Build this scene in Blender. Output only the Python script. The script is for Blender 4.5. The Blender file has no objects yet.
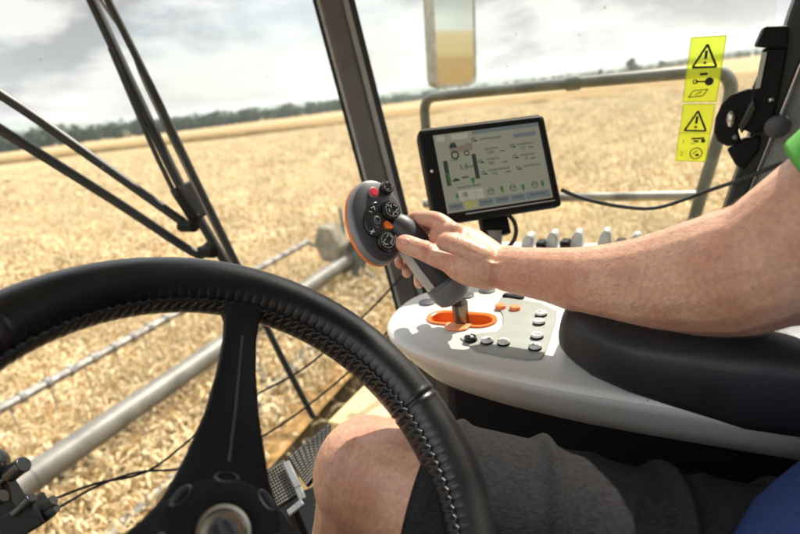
import bpy, bmesh, math, random
import numpy as np
from mathutils import Vector, Matrix

random.seed(4)
rng = np.random.default_rng(7)
S = bpy.context.scene
COL = S.collection
R = math.radians

# ------------------------------------------------------------------ camera frame
CAM = Vector((0, 0, 2.95))
AZ, PITCH, ROLL, FPX = R(61), R(17.3), R(7), 533.0
_h = Vector((math.sin(AZ), math.cos(AZ), 0)); _r0 = Vector((math.cos(AZ), -math.sin(AZ), 0)); _z = Vector((0, 0, 1))
CF = _h*math.cos(PITCH) - _z*math.sin(PITCH)
_u0 = _h*math.sin(PITCH) + _z*math.cos(PITCH)
CR = _r0*math.cos(ROLL) - _u0*math.sin(ROLL)
CU = _r0*math.sin(ROLL) + _u0*math.cos(ROLL)

def ray(x, y): return CF + CR*((x-400)/FPX) + CU*((267-y)/FPX)
def at(x, y, d): return CAM + ray(x, y)*d                 # a point seen there at that distance
def on_z(x, y, z): v = ray(x, y); return CAM + v*((z-CAM.z)/v.z)
def on_x(x, y, xx): v = ray(x, y); return CAM + v*((xx-CAM.x)/v.x)

def screen_y(x, z, off=0.0):                              # the curved windscreen
    return 1.1 + off + .15*(z-2.5) - .5*((x-.185)/.915)**2
def on_screen(x, y, off=0.0):
    v = ray(x, y); a, b = 0.01, 6.0
    for _ in range(50):
        m = (a+b)/2; p = CAM + v*m
        if p.y > screen_y(p.x, p.z, off): b = m
        else: a = m
    return CAM + v*a

# ------------------------------------------------------------------ materials
def nodes(name):
    m = bpy.data.materials.new(name); m.use_nodes = True
    nt = m.node_tree; b = nt.nodes['Principled BSDF']; return m, nt, b

def mat(name, col, rough=.5, metal=0.0, var=.12, scale=30, bump=0.0, bscale=200, spec=.5, sss=0, coat=0, col2=None, rvar=.1, detail=4, bdist=.002, vec_scale=None):
    m, nt, b = nodes(name); N = nt.nodes; L = nt.links
    tc = N.new('ShaderNodeTexCoord'); src = tc.outputs['Object']
    if vec_scale:
        mp = N.new('ShaderNodeMapping'); mp.inputs['Scale'].default_value = vec_scale; L.new(src, mp.inputs[0]); src = mp.outputs[0]
    n = N.new('ShaderNodeTexNoise'); n.inputs['Scale'].default_value = scale; n.inputs['Detail'].default_value = detail
    L.new(src, n.inputs['Vector'])
    mx = N.new('ShaderNodeMix'); mx.data_type = 'RGBA'
    c2 = col2 or tuple(min(1, c*(1+var)) for c in col)
    c1 = col if col2 else tuple(c*(1-var) for c in col)
    mx.inputs['A'].default_value = (*c1, 1); mx.inputs['B'].default_value = (*c2, 1)
    rp = N.new('ShaderNodeMapRange'); rp.inputs['From Min'].default_value = .35; rp.inputs['From Max'].default_value = .65
    L.new(n.outputs['Fac'], rp.inputs['Value']); L.new(rp.outputs[0], mx.inputs['Factor'])
    L.new(mx.outputs['Result'], b.inputs['Base Color'])
    rr = N.new('ShaderNodeMapRange'); rr.inputs['To Min'].default_value = max(.02, rough-rvar); rr.inputs['To Max'].default_value = min(1, rough+rvar)
    n2 = N.new('ShaderNodeTexNoise'); n2.inputs['Scale'].default_value = scale*2.7; n2.inputs['Detail'].default_value = 3
    L.new(src, n2.inputs['Vector']); L.new(n2.outputs['Fac'], rr.inputs['Value']); L.new(rr.outputs[0], b.inputs['Roughness'])
    b.inputs['Metallic'].default_value = metal
    b.inputs['Specular IOR Level'].default_value = spec
    if sss:
        b.inputs['Subsurface Weight'].default_value = sss; b.inputs['Subsurface Radius'].default_value = (1, .35, .2); b.inputs['Subsurface Scale'].default_value = .006
    if coat: b.inputs['Coat Weight'].default_value = coat
    if bump:
        bn = N.new('ShaderNodeTexNoise'); bn.inputs['Scale'].default_value = bscale; bn.inputs['Detail'].default_value = 3
        L.new(src, bn.inputs['Vector'])
        bp = N.new('ShaderNodeBump'); bp.inputs['Strength'].default_value = bump; bp.inputs['Distance'].default_value = bdist
        L.new(bn.outputs['Fac'], bp.inputs['Height']); L.new(bp.outputs[0], b.inputs['Normal'])
    return m

def leather(name, col, rough=.42, scale=520):
    m = mat(name, col, rough, var=.2, scale=14, spec=.42); nt = m.node_tree; N = nt.nodes; L = nt.links; b = N['Principled BSDF']
    tc = N.new('ShaderNodeTexCoord'); v = N.new('ShaderNodeTexVoronoi'); v.inputs['Scale'].default_value = scale
    L.new(tc.outputs['Object'], v.inputs['Vector'])
    n = N.new('ShaderNodeTexNoise'); n.inputs['Scale'].default_value = 40; L.new(tc.outputs['Object'], n.inputs['Vector'])
    ad = N.new('ShaderNodeMath'); ad.operation = 'ADD'; L.new(v.outputs['Distance'], ad.inputs[0]); L.new(n.outputs['Fac'], ad.inputs[1])
    bp = N.new('ShaderNodeBump'); bp.inputs['Strength'].default_value = .16; bp.inputs['Distance'].default_value = .0009
    L.new(ad.outputs[0], bp.inputs['Height']); L.new(bp.outputs[0], b.inputs['Normal'])
    return m

M = {}
M['leather'] = leather('wheel_leather', (.0075, .0075, .009), .33, 900)
M['pad'] = leather('armrest_leather', (.012, .012, .014), .5, 700)
M['black'] = mat('black_plastic', (.007, .007, .008), .58, spec=.16, bump=.15, bscale=700, bdist=.0006)
M['black_gloss'] = mat('black_gloss_plastic', (.012, .012, .013), .25, rvar=.08)
M['frame_black'] = mat('black_paint', (.02, .02, .022), .45, var=.3, scale=9)
M['rubber'] = mat('rubber', (.016, .016, .016), .7)
M['dark_grey'] = mat('dark_grey_plastic', (.045, .046, .053), .42, bump=.2, bscale=900, bdist=.0005)
M['mid_grey'] = mat('mid_grey_plastic', (.17, .175, .18), .42, bump=.12, bscale=900, bdist=.0005)
M['light_grey'] = mat('light_grey_plastic', (.42, .43, .42), .4, bump=.1, bscale=900, bdist=.0005)
M['console'] = mat('pale_console_plastic', (.54, .525, .485), .40, var=.05, scale=11, bump=.12, bscale=1100, bdist=.0005)
def specks(m, s, r_, col):
    nt = m.node_tree; N = nt.nodes; L = nt.links; b = N['Principled BSDF']; src = b.inputs['Base Color'].links[0].from_socket
    tc = N.new('ShaderNodeTexCoord'); v = N.new('ShaderNodeTexVoronoi'); v.inputs['Scale'].default_value = s; L.new(tc.outputs['Object'], v.inputs['Vector'])
    n = N.new('ShaderNodeTexNoise'); n.inputs['Scale'].default_value = s*.3; n.inputs['Detail'].default_value = 5; L.new(tc.outputs['Object'], n.inputs['Vector'])
    d = N.new('ShaderNodeMath'); d.operation = 'MULTIPLY_ADD'; d.inputs[1].default_value = -.16; d.inputs[2].default_value = .08; L.new(n.outputs['Fac'], d.inputs[0])
    a = N.new('ShaderNodeMath'); a.operation = 'ADD'; L.new(v.outputs['Distance'], a.inputs[0]); L.new(d.outputs[0], a.inputs[1])
    q = N.new('ShaderNodeMapRange'); q.inputs['From Min'].default_value = r_*.6; q.inputs['From Max'].default_value = r_; q.inputs['To Min'].default_value = .75; q.inputs['To Max'].default_value = 0; L.new(a.outputs[0], q.inputs['Value'])
    mx = N.new('ShaderNodeMix'); mx.data_type = 'RGBA'; L.new(q.outputs[0], mx.inputs['Factor']); L.new(src, mx.inputs['A']); mx.inputs['B'].default_value = (*col, 1); L.new(mx.outputs['Result'], b.inputs['Base Color'])
specks(M['console'], 55, .07, (.16, .12, .08)); specks(M['pad'], 70, .06, (.10, .08, .05)); specks(M['leather'], 60, .05, (.05, .04, .03))
M['mirror_shell'] = mat('dusty_mirror_shell', (.27, .27, .22), .5, var=.2)
M['panel'] = mat('grey_panel', (.26, .275, .25), .5, var=.05, scale=40)
M['orange'] = mat('orange_plastic', (.75, .16, .02), .35, var=.08)
M['orange_pale'] = mat('orange_cap', (.80, .27, .10), .35, var=.08)
M['red'] = mat('red_button', (.6, .03, .06), .35)
M['white'] = mat('white_mark', (.75, .75, .72), .5, var=.05)
M['cap'] = mat('white_button_cap', (.62, .63, .60), .28, var=.1, scale=90)
M['steel'] = mat('bright_steel', (.55, .53, .49), .28, metal=1, var=.2, scale=25)
M['steel_dull'] = mat('weathered_steel', (.21, .195, .17), .42, metal=.6, var=.4, scale=14, bump=.1, bscale=60)
M['reel_paint'] = mat('dusty_galvanised_tube', (.105, .096, .08), .48, metal=.12, var=.25, scale=6, detail=7, bump=.08, bscale=40)
M['rail'] = mat('dusty_grey_rail_paint', (.11, .112, .092), .42, metal=.35, var=.3, scale=12)
M['pillar'] = mat('brown_grey_pillar_paint', (.105, .092, .082), .5, var=.12, scale=18)
M['seal'] = mat('grey_edge_seal', (.40, .39, .36), .45, var=.1)
M['trim'] = mat('grey_pillar_trim', (.26, .265, .255), .85, var=.12, scale=160, bump=.4, bscale=500)
M['yellow_paint'] = mat('pale_yellow_machine_paint', (.50, .37, .17), .45, var=.15, scale=8, bump=.05)
M['floor'] = mat('black_floor_mat', (.02, .02, .02), .8, bump=.4, bscale=140)
M['seat'] = mat('dark_seat_fabric', (.018, .018, .022), .9, bump=.5, bscale=500)
M['ink'] = mat('black_ink', (.012, .014, .006), .6)
M['stitch'] = mat('pale_thread', (.055, .046, .036), .8)
M['clothes_dark'] = mat('charcoal_cotton', (.019, .0185, .020), .95, var=.30, scale=520, spec=.12, bump=.6, bscale=700, bdist=.0012, vec_scale=(1, .35, 1))
M['blue'] = mat('blue_cotton', (.022, .045, .155), .9, var=.15, scale=200, spec=.2, bump=.8, bscale=26, bdist=.012)
M['green'] = mat('green_cotton', (.12, .42, .08), .9, var=.1, spec=.2, bump=.5, bscale=700, bdist=.0008)
M['hair'] = mat('brown_hair', (.045, .028, .016), .7, var=.4, scale=80, bump=.8, bscale=220)
M['shoe'] = mat('shoe_leather', (.04, .03, .022), .6)
M['nail'] = mat('finger_nail', (.62, .30, .24), .22, var=.1)

_ta = (at(404, 243.5, .679)-at(424, 251, .670)).normalized()
SKIN_JOINTS = [(at(424, 249, .660), .013, _ta), (at(405, 243, .672), .014, None), (at(412, 214, .715), .014, (at(412, 217, .722)-at(432, 219, .705)).normalized()), (at(440, 216, .695), .016, None), (at(452, 258, .654), .014, _ta), (at(402, 265, .735), .018, None), (at(500, 285, .65), .012, (at(520, 285, .65)-at(500, 285, .65)).normalized())]
def skin_mat():
    m, nt, b = nodes('sunned_skin'); N = nt.nodes; L = nt.links
    tc = N.new('ShaderNodeTexCoord')
    def noise(s, d=4):
        n = N.new('ShaderNodeTexNoise'); n.inputs['Scale'].default_value = s; n.inputs['Detail'].default_value = d
        L.new(tc.outputs['Object'], n.inputs['Vector']); return n
    n1 = noise(17, 5); r1 = N.new('ShaderNodeValToRGB')
    r1.color_ramp.elements[0].position = .33; r1.color_ramp.elements[0].color = (.50, .24, .155, 1)
    r1.color_ramp.elements[1].position = .68; r1.color_ramp.elements[1].color = (.62, .37, .255, 1)
    L.new(n1.outputs['Fac'], r1.inputs[0])
    n2 = noise(210, 3); r2 = N.new('ShaderNodeMapRange'); r2.inputs['From Min'].default_value = .3; r2.inputs['From Max'].default_value = .7
    r2.inputs['To Min'].default_value = .84; r2.inputs['To Max'].default_value = 1.1; L.new(n2.outputs['Fac'], r2.inputs['Value'])
    mm = N.new('ShaderNodeMix'); mm.data_type = 'RGBA'; mm.blend_type = 'MULTIPLY'; mm.inputs['Factor'].default_value = 1
    L.new(r1.outputs[0], mm.inputs['A']); L.new(r2.outputs[0], mm.inputs['B'])
    v = N.new('ShaderNodeTexVoronoi'); v.inputs['Scale'].default_value = 46; L.new(tc.outputs['Object'], v.inputs['Vector'])
    fr = N.new('ShaderNodeMapRange'); fr.inputs['From Min'].default_value = .05; fr.inputs['From Max'].default_value = .13; fr.inputs['To Min'].default_value = .55; fr.inputs['To Max'].default_value = 0
    L.new(v.outputs['Distance'], fr.inputs['Value'])
    m3 = N.new('ShaderNodeMix'); m3.data_type = 'RGBA'; L.new(fr.outputs[0], m3.inputs['Factor'])
    L.new(mm.outputs['Result'], m3.inputs['A']); m3.inputs['B'].default_value = (.42, .18, .12, 1)
    def dist_to(c, r_):
        v_ = N.new('ShaderNodeVectorMath'); v_.operation = 'DISTANCE'; L.new(tc.outputs['Object'], v_.inputs[0]); v_.inputs[1].default_value = c
        q_ = N.new('ShaderNodeMapRange'); q_.interpolation_type = 'SMOOTHSTEP'; q_.inputs['From Min'].default_value = r_; q_.inputs['From Max'].default_value = r_*.25; L.new(v_.outputs['Value'], q_.inputs['Value']); return q_.outputs[0]
    def math_(op, a_, b_=None):
        n_ = N.new('ShaderNodeMath'); n_.operation = op
        for i_, x_ in enumerate((a_, b_)):
            if x_ is None: continue
            if isinstance(x_, (int, float)): n_.inputs[i_].default_value = x_
            else: L.new(x_, n_.inputs[i_])
        return n_.outputs[0]
    red = None; cre = None
    for c_, r_, ax_ in SKIN_JOINTS:
        d_ = dist_to(c_, r_); red = d_ if red is None else math_('MAXIMUM', red, d_)
        if ax_ is None: continue
        sb_ = N.new('ShaderNodeVectorMath'); sb_.operation = 'SUBTRACT'; L.new(tc.outputs['Object'], sb_.inputs[0]); sb_.inputs[1].default_value = c_
        dp_ = N.new('ShaderNodeVectorMath'); dp_.operation = 'DOT_PRODUCT'; L.new(sb_.outputs[0], dp_.inputs[0]); dp_.inputs[1].default_value = ax_
        wb_ = math_('ADD', dp_.outputs['Value'], math_('MULTIPLY', n2.outputs['Fac'], .0016))
        cs_ = math_('COSINE', math_('MULTIPLY', wb_, 6.283/.0042)); ln_ = math_('POWER', math_('MAXIMUM', cs_, 0.0), 4.0); ln_ = math_('MULTIPLY', ln_, d_)
        cre = ln_ if cre is None else math_('MAXIMUM', cre, ln_)
    m4 = N.new('ShaderNodeMix'); m4.data_type = 'RGBA'; L.new(math_('MULTIPLY', red, .55), m4.inputs['Factor']); L.new(m3.outputs['Result'], m4.inputs['A']); m4.inputs['B'].default_value = (.52, .17, .115, 1)
    m3 = m4
    L.new(m3.outputs['Result'], b.inputs['Base Color'])
    b.inputs['Roughness'].default_value = .46; b.inputs['Specular IOR Level'].default_value = .42
    b.inputs['Subsurface Weight'].default_value = .22; b.inputs['Subsurface Radius'].default_value = (1, .4, .22); b.inputs['Subsurface Scale'].default_value = .007
    n3 = noise(330, 4); n4 = noise(60, 5)
    ad = N.new('ShaderNodeMath'); ad.operation = 'MULTIPLY_ADD'; ad.inputs[1].default_value = 1.6
    L.new(n4.outputs['Fac'], ad.inputs[0]); L.new(n3.outputs['Fac'], ad.inputs[2])
    hsum = math_('SUBTRACT', ad.outputs[0], math_('MULTIPLY', cre, 1.6))
    bp = N.new('ShaderNodeBump'); bp.inputs['Strength'].default_value = .28; bp.inputs['Distance'].default_value = .0022
    L.new(hsum, bp.inputs['Height']); L.new(bp.outputs[0], b.inputs['Normal'])
    return m
M['skin'] = skin_mat()

def glass_mat(name, tint, gloss):
    m = bpy.data.materials.new(name); m.use_nodes = True; nt = m.node_tree; N = nt.nodes; L = nt.links; N.clear()
    out = N.new('ShaderNodeOutputMaterial'); tr = N.new('ShaderNodeBsdfTransparent'); tr.inputs[0].default_value = (*tint, 1)
    gl = N.new('ShaderNodeBsdfGlossy'); gl.inputs['Roughness'].default_value = .02
    df = N.new('ShaderNodeBsdfDiffuse'); df.inputs[0].default_value = (.55, .5, .4, 1)
    tc = N.new('ShaderNodeTexCoord'); v = N.new('ShaderNodeTexVoronoi'); v.inputs['Scale'].default_value = 17
    L.new(tc.outputs['Object'], v.inputs['Vector'])
    sp = N.new('ShaderNodeMapRange'); sp.inputs['From Min'].default_value = .03; sp.inputs['From Max'].default_value = .05
    sp.inputs['To Min'].default_value = .45; sp.inputs['To Max'].default_value = .0; L.new(v.outputs['Distance'], sp.inputs['Value'])
    n = N.new('ShaderNodeTexNoise'); n.inputs['Scale'].default_value = 5; n.inputs['Detail'].default_value = 6; L.new(tc.outputs['Object'], n.inputs['Vector'])
    dm = N.new('ShaderNodeMapRange'); dm.inputs['From Min'].default_value = .4; dm.inputs['From Max'].default_value = .8; dm.inputs['To Min'].default_value = .008; dm.inputs['To Max'].default_value = .07
    L.new(n.outputs['Fac'], dm.inputs['Value'])
    mxm = N.new('ShaderNodeMath'); mxm.operation = 'MAXIMUM'; L.new(sp.outputs[0], mxm.inputs[0]); L.new(dm.outputs[0], mxm.inputs[1])
    fr = N.new('ShaderNodeLayerWeight'); fr.inputs['Blend'].default_value = gloss
    a = N.new('ShaderNodeMixShader'); L.new(mxm.outputs[0], a.inputs[0]); L.new(tr.outputs[0], a.inputs[1]); L.new(df.outputs[0], a.inputs[2])
    c = N.new('ShaderNodeMixShader'); L.new(fr.outputs['Fresnel'], c.inputs[0]); L.new(a.outputs[0], c.inputs[1]); L.new(gl.outputs[0], c.inputs[2])
    L.new(c.outputs[0], out.inputs[0]); return m
M['glass'] = glass_mat('dusty_window_glass', (.97, .98, .96), .10)

def mirror_mat():
    m, nt, b = nodes('mirror_glass'); b.inputs['Base Color'].default_value = (.56, .59, .53, 1); b.inputs['Metallic'].default_value = 1; b.inputs['Roughness'].default_value = .03; return m
M['mirror'] = mirror_mat()

def sticker_mat():
    m = bpy.data.materials.new('translucent_yellow_film'); m.use_nodes = True; nt = m.node_tree; N = nt.nodes; L = nt.links; N.clear()
    out = N.new('ShaderNodeOutputMaterial'); tr = N.new('ShaderNodeBsdfTransparent'); tr.inputs[0].default_value = (.74, .86, .10, 1)
    tl = N.new('ShaderNodeBsdfTranslucent'); tl.inputs[0].default_value = (.62, .68, .05, 1)
    df = N.new('ShaderNodeBsdfDiffuse'); df.inputs[0].default_value = (.55, .62, .06, 1)
    a = N.new('ShaderNodeMixShader'); a.inputs[0].default_value = .5; L.new(tl.outputs[0], a.inputs[1]); L.new(df.outputs[0], a.inputs[2])
    c = N.new('ShaderNodeMixShader'); c.inputs[0].default_value = .42; L.new(tr.outputs[0], c.inputs[1]); L.new(a.outputs[0], c.inputs[2])
    L.new(c.outputs[0], out.inputs[0]); return m
M['film'] = sticker_mat()

def screen_mat(name, col, e):
    m, nt, b = nodes(name); b.inputs['Base Color'].default_value = (col[0]*.14, col[1]*.14, col[2]*.14, 1); b.inputs['Roughness'].default_value = .25
    N = nt.nodes; L = nt.links; tc = N.new('ShaderNodeTexCoord'); n = N.new('ShaderNodeTexNoise'); n.inputs['Scale'].default_value = 9
    L.new(tc.outputs['Object'], n.inputs['Vector']); mx = N.new('ShaderNodeMix'); mx.data_type = 'RGBA'
    mx.inputs['A'].default_value = (*[c*.9 for c in col], 1); mx.inputs['B'].default_value = (*[c*1.08 for c in col], 1)
    L.new(n.outputs['Fac'], mx.inputs['Factor']); L.new(mx.outputs['Result'], b.inputs['Emission Color']); b.inputs['Emission Strength'].default_value = e; return m

# ------------------------------------------------------------------ mesh building
class MB:
    def __init__(s): s.v = []; s.f = []
    def add(s, vs, fs):
        o = len(s.v); s.v += [Vector(q) for q in vs]; s.f += [[o+i for i in f] for f in fs]; return s
    def box(s, c, size, rot=None):
        c = Vector(c); q = []
        for dz in (-.5, .5):
            for dx, dy in ((-.5, -.5), (.5, -.5), (.5, .5), (-.5, .5)):
                w = Vector((dx*size[0], dy*size[1], dz*size[2]))
                if rot: w = rot @ w
                q.append(c+w)
        return s.add(q, [(3, 2, 1, 0), (4, 5, 6, 7), (0, 1, 5, 4), (1, 2, 6, 5), (2, 3, 7, 6), (3, 0, 4, 7)])
    def bar(s, a, b, w, t, up=None):                      # a flat bar from a to b
        a = Vector(a); b = Vector(b); d = (b-a); L = d.length; d.normalize()
        up = Vector(up) if up else (Vector((0, 0, 1)) if abs(d.z) < .95 else Vector((0, 1, 0)))
        x = d.cross(up).normalized(); y = x.cross(d)
        return s.box((a+b)/2, (w, L, t), Matrix((x, d, y)).transposed())
    def prism(s, pts, t):                                 # a planar outline given thickness along t (a vector)
        n = len(pts); pts = [Vector(q) for q in pts]; t = Vector(t)
        nn = Vector((0, 0, 0))
        for i in range(n): nn += pts[i].cross(pts[(i+1) % n])
        if nn.dot(t) < 0: pts = pts[::-1]
        vs = pts + [q+t for q in pts]
        return s.add(vs, [tuple(range(n-1, -1, -1)), tuple(range(n, 2*n))] + [(i, (i+1) % n, n+(i+1) % n, n+i) for i in range(n)])
    def loft(s, rings, cap=True, closed=True):
        n = len(rings[0]); vs = [q for r_ in rings for q in r_]; fs = []
        for k in range(len(rings)-1):
            for i in range(n if closed else n-1):
                j = (i+1) % n; fs.append((k*n+i, k*n+j, (k+1)*n+j, (k+1)*n+i))
        if cap: fs += [tuple(range(n-1, -1, -1)), tuple((len(rings)-1)*n+i for i in range(n))]
        return s.add(vs, fs)
    def tube(s, pts, rad, n=10, closed=False, flat=1.0, up=None, round_end=False):
        pts = [Vector(q) for q in pts]; m = len(pts)
        rad = list(rad) if hasattr(rad, '__len__') else [rad]*m
        if round_end and not closed:
            def ends(p0, p1, r0):
                d = (p0-p1).normalized(); o = []
                for a in (25, 50, 72, 86): o.append((p0+d*r0*math.sin(R(a)), r0*math.cos(R(a))))
                return o
            e0 = ends(pts[0], pts[1], rad[0])[::-1]; e1 = ends(pts[-1], pts[-2], rad[-1])
            pts = [q for q, _ in e0]+pts+[q for q, _ in e1]; rad = [q for _, q in e0]+rad+[q for _, q in e1]; m = len(pts)
        T = []
        for i in range(m):
            a = pts[(i-1) % m] if closed or i > 0 else pts[i]; b = pts[(i+1) % m] if closed or i < m-1 else pts[i]
            T.append((b-a).normalized())
        nrm = Vector(up) if up else (Vector((0, 0, 1)) if abs(T[0].z) < .9 else Vector((0, 1, 0)))
        nrm = (nrm - T[0]*nrm.dot(T[0])).normalized(); rings = []
        for i in range(m):
            nrm = (nrm - T[i]*nrm.dot(T[i])).normalized(); bi = T[i].cross(nrm)
            rings.append([pts[i] + nrm*(rad[i]*math.cos(2*math.pi*k/n)*flat) + bi*(rad[i]*math.sin(2*math.pi*k/n)) for k in range(n)])
        if closed: rings.append(rings[0])
        return s.loft(rings, cap=not closed)
    def lathe(s, c, axis, prof, n=32, xdir=None, sx=1.0):  # prof: (radius, height) along axis
        c = Vector(c); axis = Vector(axis).normalized()
        x = Vector(xdir) if xdir else (Vector((1, 0, 0)) if abs(axis.x) < .9 else Vector((0, 1, 0)))
        x = (x - axis*x.dot(axis)).normalized(); y = axis.cross(x)
        rings = [[c + axis*h_ + (x*math.cos(2*math.pi*k/n)*sx + y*math.sin(2*math.pi*k/n))*r_ for k in range(n)] for r_, h_ in prof]
        return s.loft(rings)
    def ball(s, c, r_, sc=(1, 1, 1), rot=None, n=16):
        rings = []
        for i in range(1, n):
            a = math.pi*i/n; ring = []
            for k in range(2*n):
                w = Vector((math.sin(a)*math.cos(math.pi*k/n)*sc[0], math.sin(a)*math.sin(math.pi*k/n)*sc[1], -math.cos(a)*sc[2]))*r_
                if rot: w = rot @ w
                ring.append(Vector(c)+w)
            rings.append(ring)
        return s.loft(rings)
    def build(s, name, m, parent=None, bevel=0, smooth=True, seg=2, sub=0, angle=35):
        me = bpy.data.meshes.new(name); me.from_pydata([tuple(q) for q in s.v], [], s.f)
        bm = bmesh.new(); bm.from_mesh(me); bmesh.ops.recalc_face_normals(bm, faces=bm.faces); bm.to_mesh(me); bm.free()
        o = bpy.data.objects.new(name, me); COL.objects.link(o)
        if m is not None: me.materials.append(m)
        if bevel:
            md = o.modifiers.new('Bevel', 'BEVEL'); md.width = bevel; md.segments = seg; md.limit_method = 'ANGLE'; md.angle_limit = R(30)
        if sub:
            md = o.modifiers.new('Sub', 'SUBSURF'); md.levels = sub; md.render_levels = sub
        if smooth:
            for p in me.polygons: p.use_smooth = True
            me.set_sharp_from_angle(angle=R(angle))
        if parent: o.parent = parent; o.matrix_parent_inverse = Matrix.Translation(-parent.location)
        return o

def tag(o, label, cat, group=None, kind=None):
    if label: o['label'] = label
    if cat: o['category'] = cat
    if group: o['group'] = group
    if kind: o['kind'] = kind
    return o
def thing(name, loc, label, cat, group=None):
    o = bpy.data.objects.new(name, None); COL.objects.link(o); o.location = loc; o.empty_display_size = .1
    return tag(o, label, cat, group)
def spline(pts, n=8):
    pts = [Vector(q) for q in pts]; out = []
    for i in range(len(pts)-1):
        p0 = pts[max(0, i-1)]; p1 = pts[i]; p2 = pts[i+1]; p3 = pts[min(len(pts)-1, i+2)]
        for k in range(n):
            t = k/n
            out.append(.5*((2*p1)+(p2-p0)*t+(2*p0-5*p1+4*p2-p3)*t*t+(3*p1-p0-3*p2+p3)*t**3))
    out.append(pts[-1]); return out
def lerp_list(r_, n):
    out = []
    for i in range(len(r_)-1): out += [r_[i]+(r_[i+1]-r_[i])*k/n for k in range(n)]
    return out+[r_[-1]]
def text_mesh(body, size, o, ax, ay, lift=.0):            # lettering as flat mesh on a plane (MB)
    cu = bpy.data.curves.new('lettering', 'FONT'); cu.body = body; cu.size = size; cu.resolution_u = 2
    ob = bpy.data.objects.new('lettering', cu); COL.objects.link(ob)
    dg = bpy.context.evaluated_depsgraph_get(); me = ob.evaluated_get(dg).to_mesh()
    mb = MB(); nrm = Vector(ax).cross(Vector(ay)).normalized()
    mb.add([Vector(o)+Vector(ax)*v.co.x+Vector(ay)*v.co.y+nrm*lift for v in me.vertices], [tuple(p.vertices) for p in me.polygons])
    ob.evaluated_get(dg).to_mesh_clear(); bpy.data.objects.remove(ob); bpy.data.curves.remove(cu)
    return mb
def merge(a, b): a.add(b.v, b.f); return a

def raw_mesh(name, V, F3, m, smooth=False):
    """triangles straight from numpy"""
    me = bpy.data.meshes.new(name); nv, nf = len(V), len(F3)
    me.vertices.add(nv); me.vertices.foreach_set('co', np.asarray(V, np.float32).ravel())
    me.loops.add(nf*3); me.loops.foreach_set('vertex_index', np.asarray(F3, np.int32).ravel())
    me.polygons.add(nf); me.polygons.foreach_set('loop_start', np.arange(0, nf*3, 3, dtype=np.int32))
    try: me.polygons.foreach_set('loop_total', np.full(nf, 3, np.int32))
    except Exception: pass
    me.update(calc_edges=True); me.validate()
    if smooth: me.polygons.foreach_set('use_smooth', np.ones(nf, bool))
    me.materials.append(m); o = bpy.data.objects.new(name, me); COL.objects.link(o); return o

# ------------------------------------------------------------------ camera, world, sun
cd = bpy.data.cameras.new('camera'); cam = bpy.data.objects.new('camera', cd); COL.objects.link(cam); S.camera = cam
cam.matrix_world = Matrix(((CR.x, CU.x, -CF.x, CAM.x), (CR.y, CU.y, -CF.y, CAM.y), (CR.z, CU.z, -CF.z, CAM.z), (0, 0, 0, 1)))
cd.sensor_width = 36; cd.lens = 36*FPX/800; cd.clip_start = .02; cd.clip_end = 12000
cd.dof.use_dof = True; cd.dof.focus_distance = .61; cd.dof.aperture_fstop = 4.0; cd.dof.aperture_blades = 7

SUN_DIR = Vector((.62, -.16, .77)).normalized()
elev = math.asin(SUN_DIR.z); azim = math.atan2(SUN_DIR.x, SUN_DIR.y)
w = bpy.data.worlds.new('World'); S.world = w; w.use_nodes = True; nt = w.node_tree; N = nt.nodes; L = nt.links
bg = N['Background']; sky = N.new('ShaderNodeTexSky'); sky.sky_type = 'NISHITA'; sky.sun_disc = False
sky.sun_elevation = elev; sky.sun_rotation = azim; sky.dust_density = 3; sky.air_density = 1.2
tc = N.new('ShaderNodeTexCoord'); mp = N.new('ShaderNodeMapping'); mp.inputs['Scale'].default_value = (1, 1, 2.3); mp.inputs['Location'].default_value = (.32, .1, .0)
L.new(tc.outputs['Generated'], mp.inputs[0])
cn = N.new('ShaderNodeTexNoise'); cn.inputs['Scale'].default_value = 2.6; cn.inputs['Detail'].default_value = 9; cn.inputs['Roughness'].default_value = .56; cn.inputs['Distortion'].default_value = .15
L.new(mp.outputs[0], cn.inputs['Vector'])
cr = N.new('ShaderNodeMapRange'); cr.inputs['From Min'].default_value = .36; cr.inputs['From Max'].default_value = .56; cr.inputs['To Min'].default_value = .42; L.new(cn.outputs['Fac'], cr.inputs['Value'])
cn2 = N.new('ShaderNodeTexNoise'); cn2.inputs['Scale'].default_value = 4.4; cn2.inputs['Detail'].default_value = 10; cn2.inputs['Roughness'].default_value = .55; mp2 = N.new('ShaderNodeMapping'); mp2.inputs['Location'].default_value = (3.1, 1.7, .4); mp2.inputs['Scale'].default_value = (1, 1, 2.6)
L.new(tc.outputs['Generated'], mp2.inputs[0]); L.new(mp2.outputs[0], cn2.inputs['Vector'])
cc = N.new('ShaderNodeValToRGB'); cc.color_ramp.elements[0].position = .43; cc.color_ramp.elements[0].color = (1.95, 2.03, 2.12, 1); cc.color_ramp.elements[1].position = .55; cc.color_ramp.elements[1].color = (4.9, 4.85, 4.7, 1)
L.new(cn2.outputs['Fac'], cc.inputs[0])
mx = N.new('ShaderNodeMix'); mx.data_type = 'RGBA'; L.new(cr.outputs[0], mx.inputs['Factor']); L.new(sky.outputs[0], mx.inputs['A']); L.new(cc.outputs[0], mx.inputs['B'])
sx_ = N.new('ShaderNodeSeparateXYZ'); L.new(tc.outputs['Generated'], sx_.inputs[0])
zr = N.new('ShaderNodeMapRange'); zr.inputs['From Min'].default_value = .22; zr.inputs['From Max'].default_value = .7; zr.inputs['To Min'].default_value = 1; zr.inputs['To Max'].default_value = 3.6; L.new(sx_.outputs['Z'], zr.inputs['Value'])  # sky overhead raised in brightness, added as fill for the cab interior
sc_ = N.new('ShaderNodeVectorMath'); sc_.operation = 'SCALE'; L.new(mx.outputs['Result'], sc_.inputs[0]); L.new(zr.outputs[0], sc_.inputs['Scale'])
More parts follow.
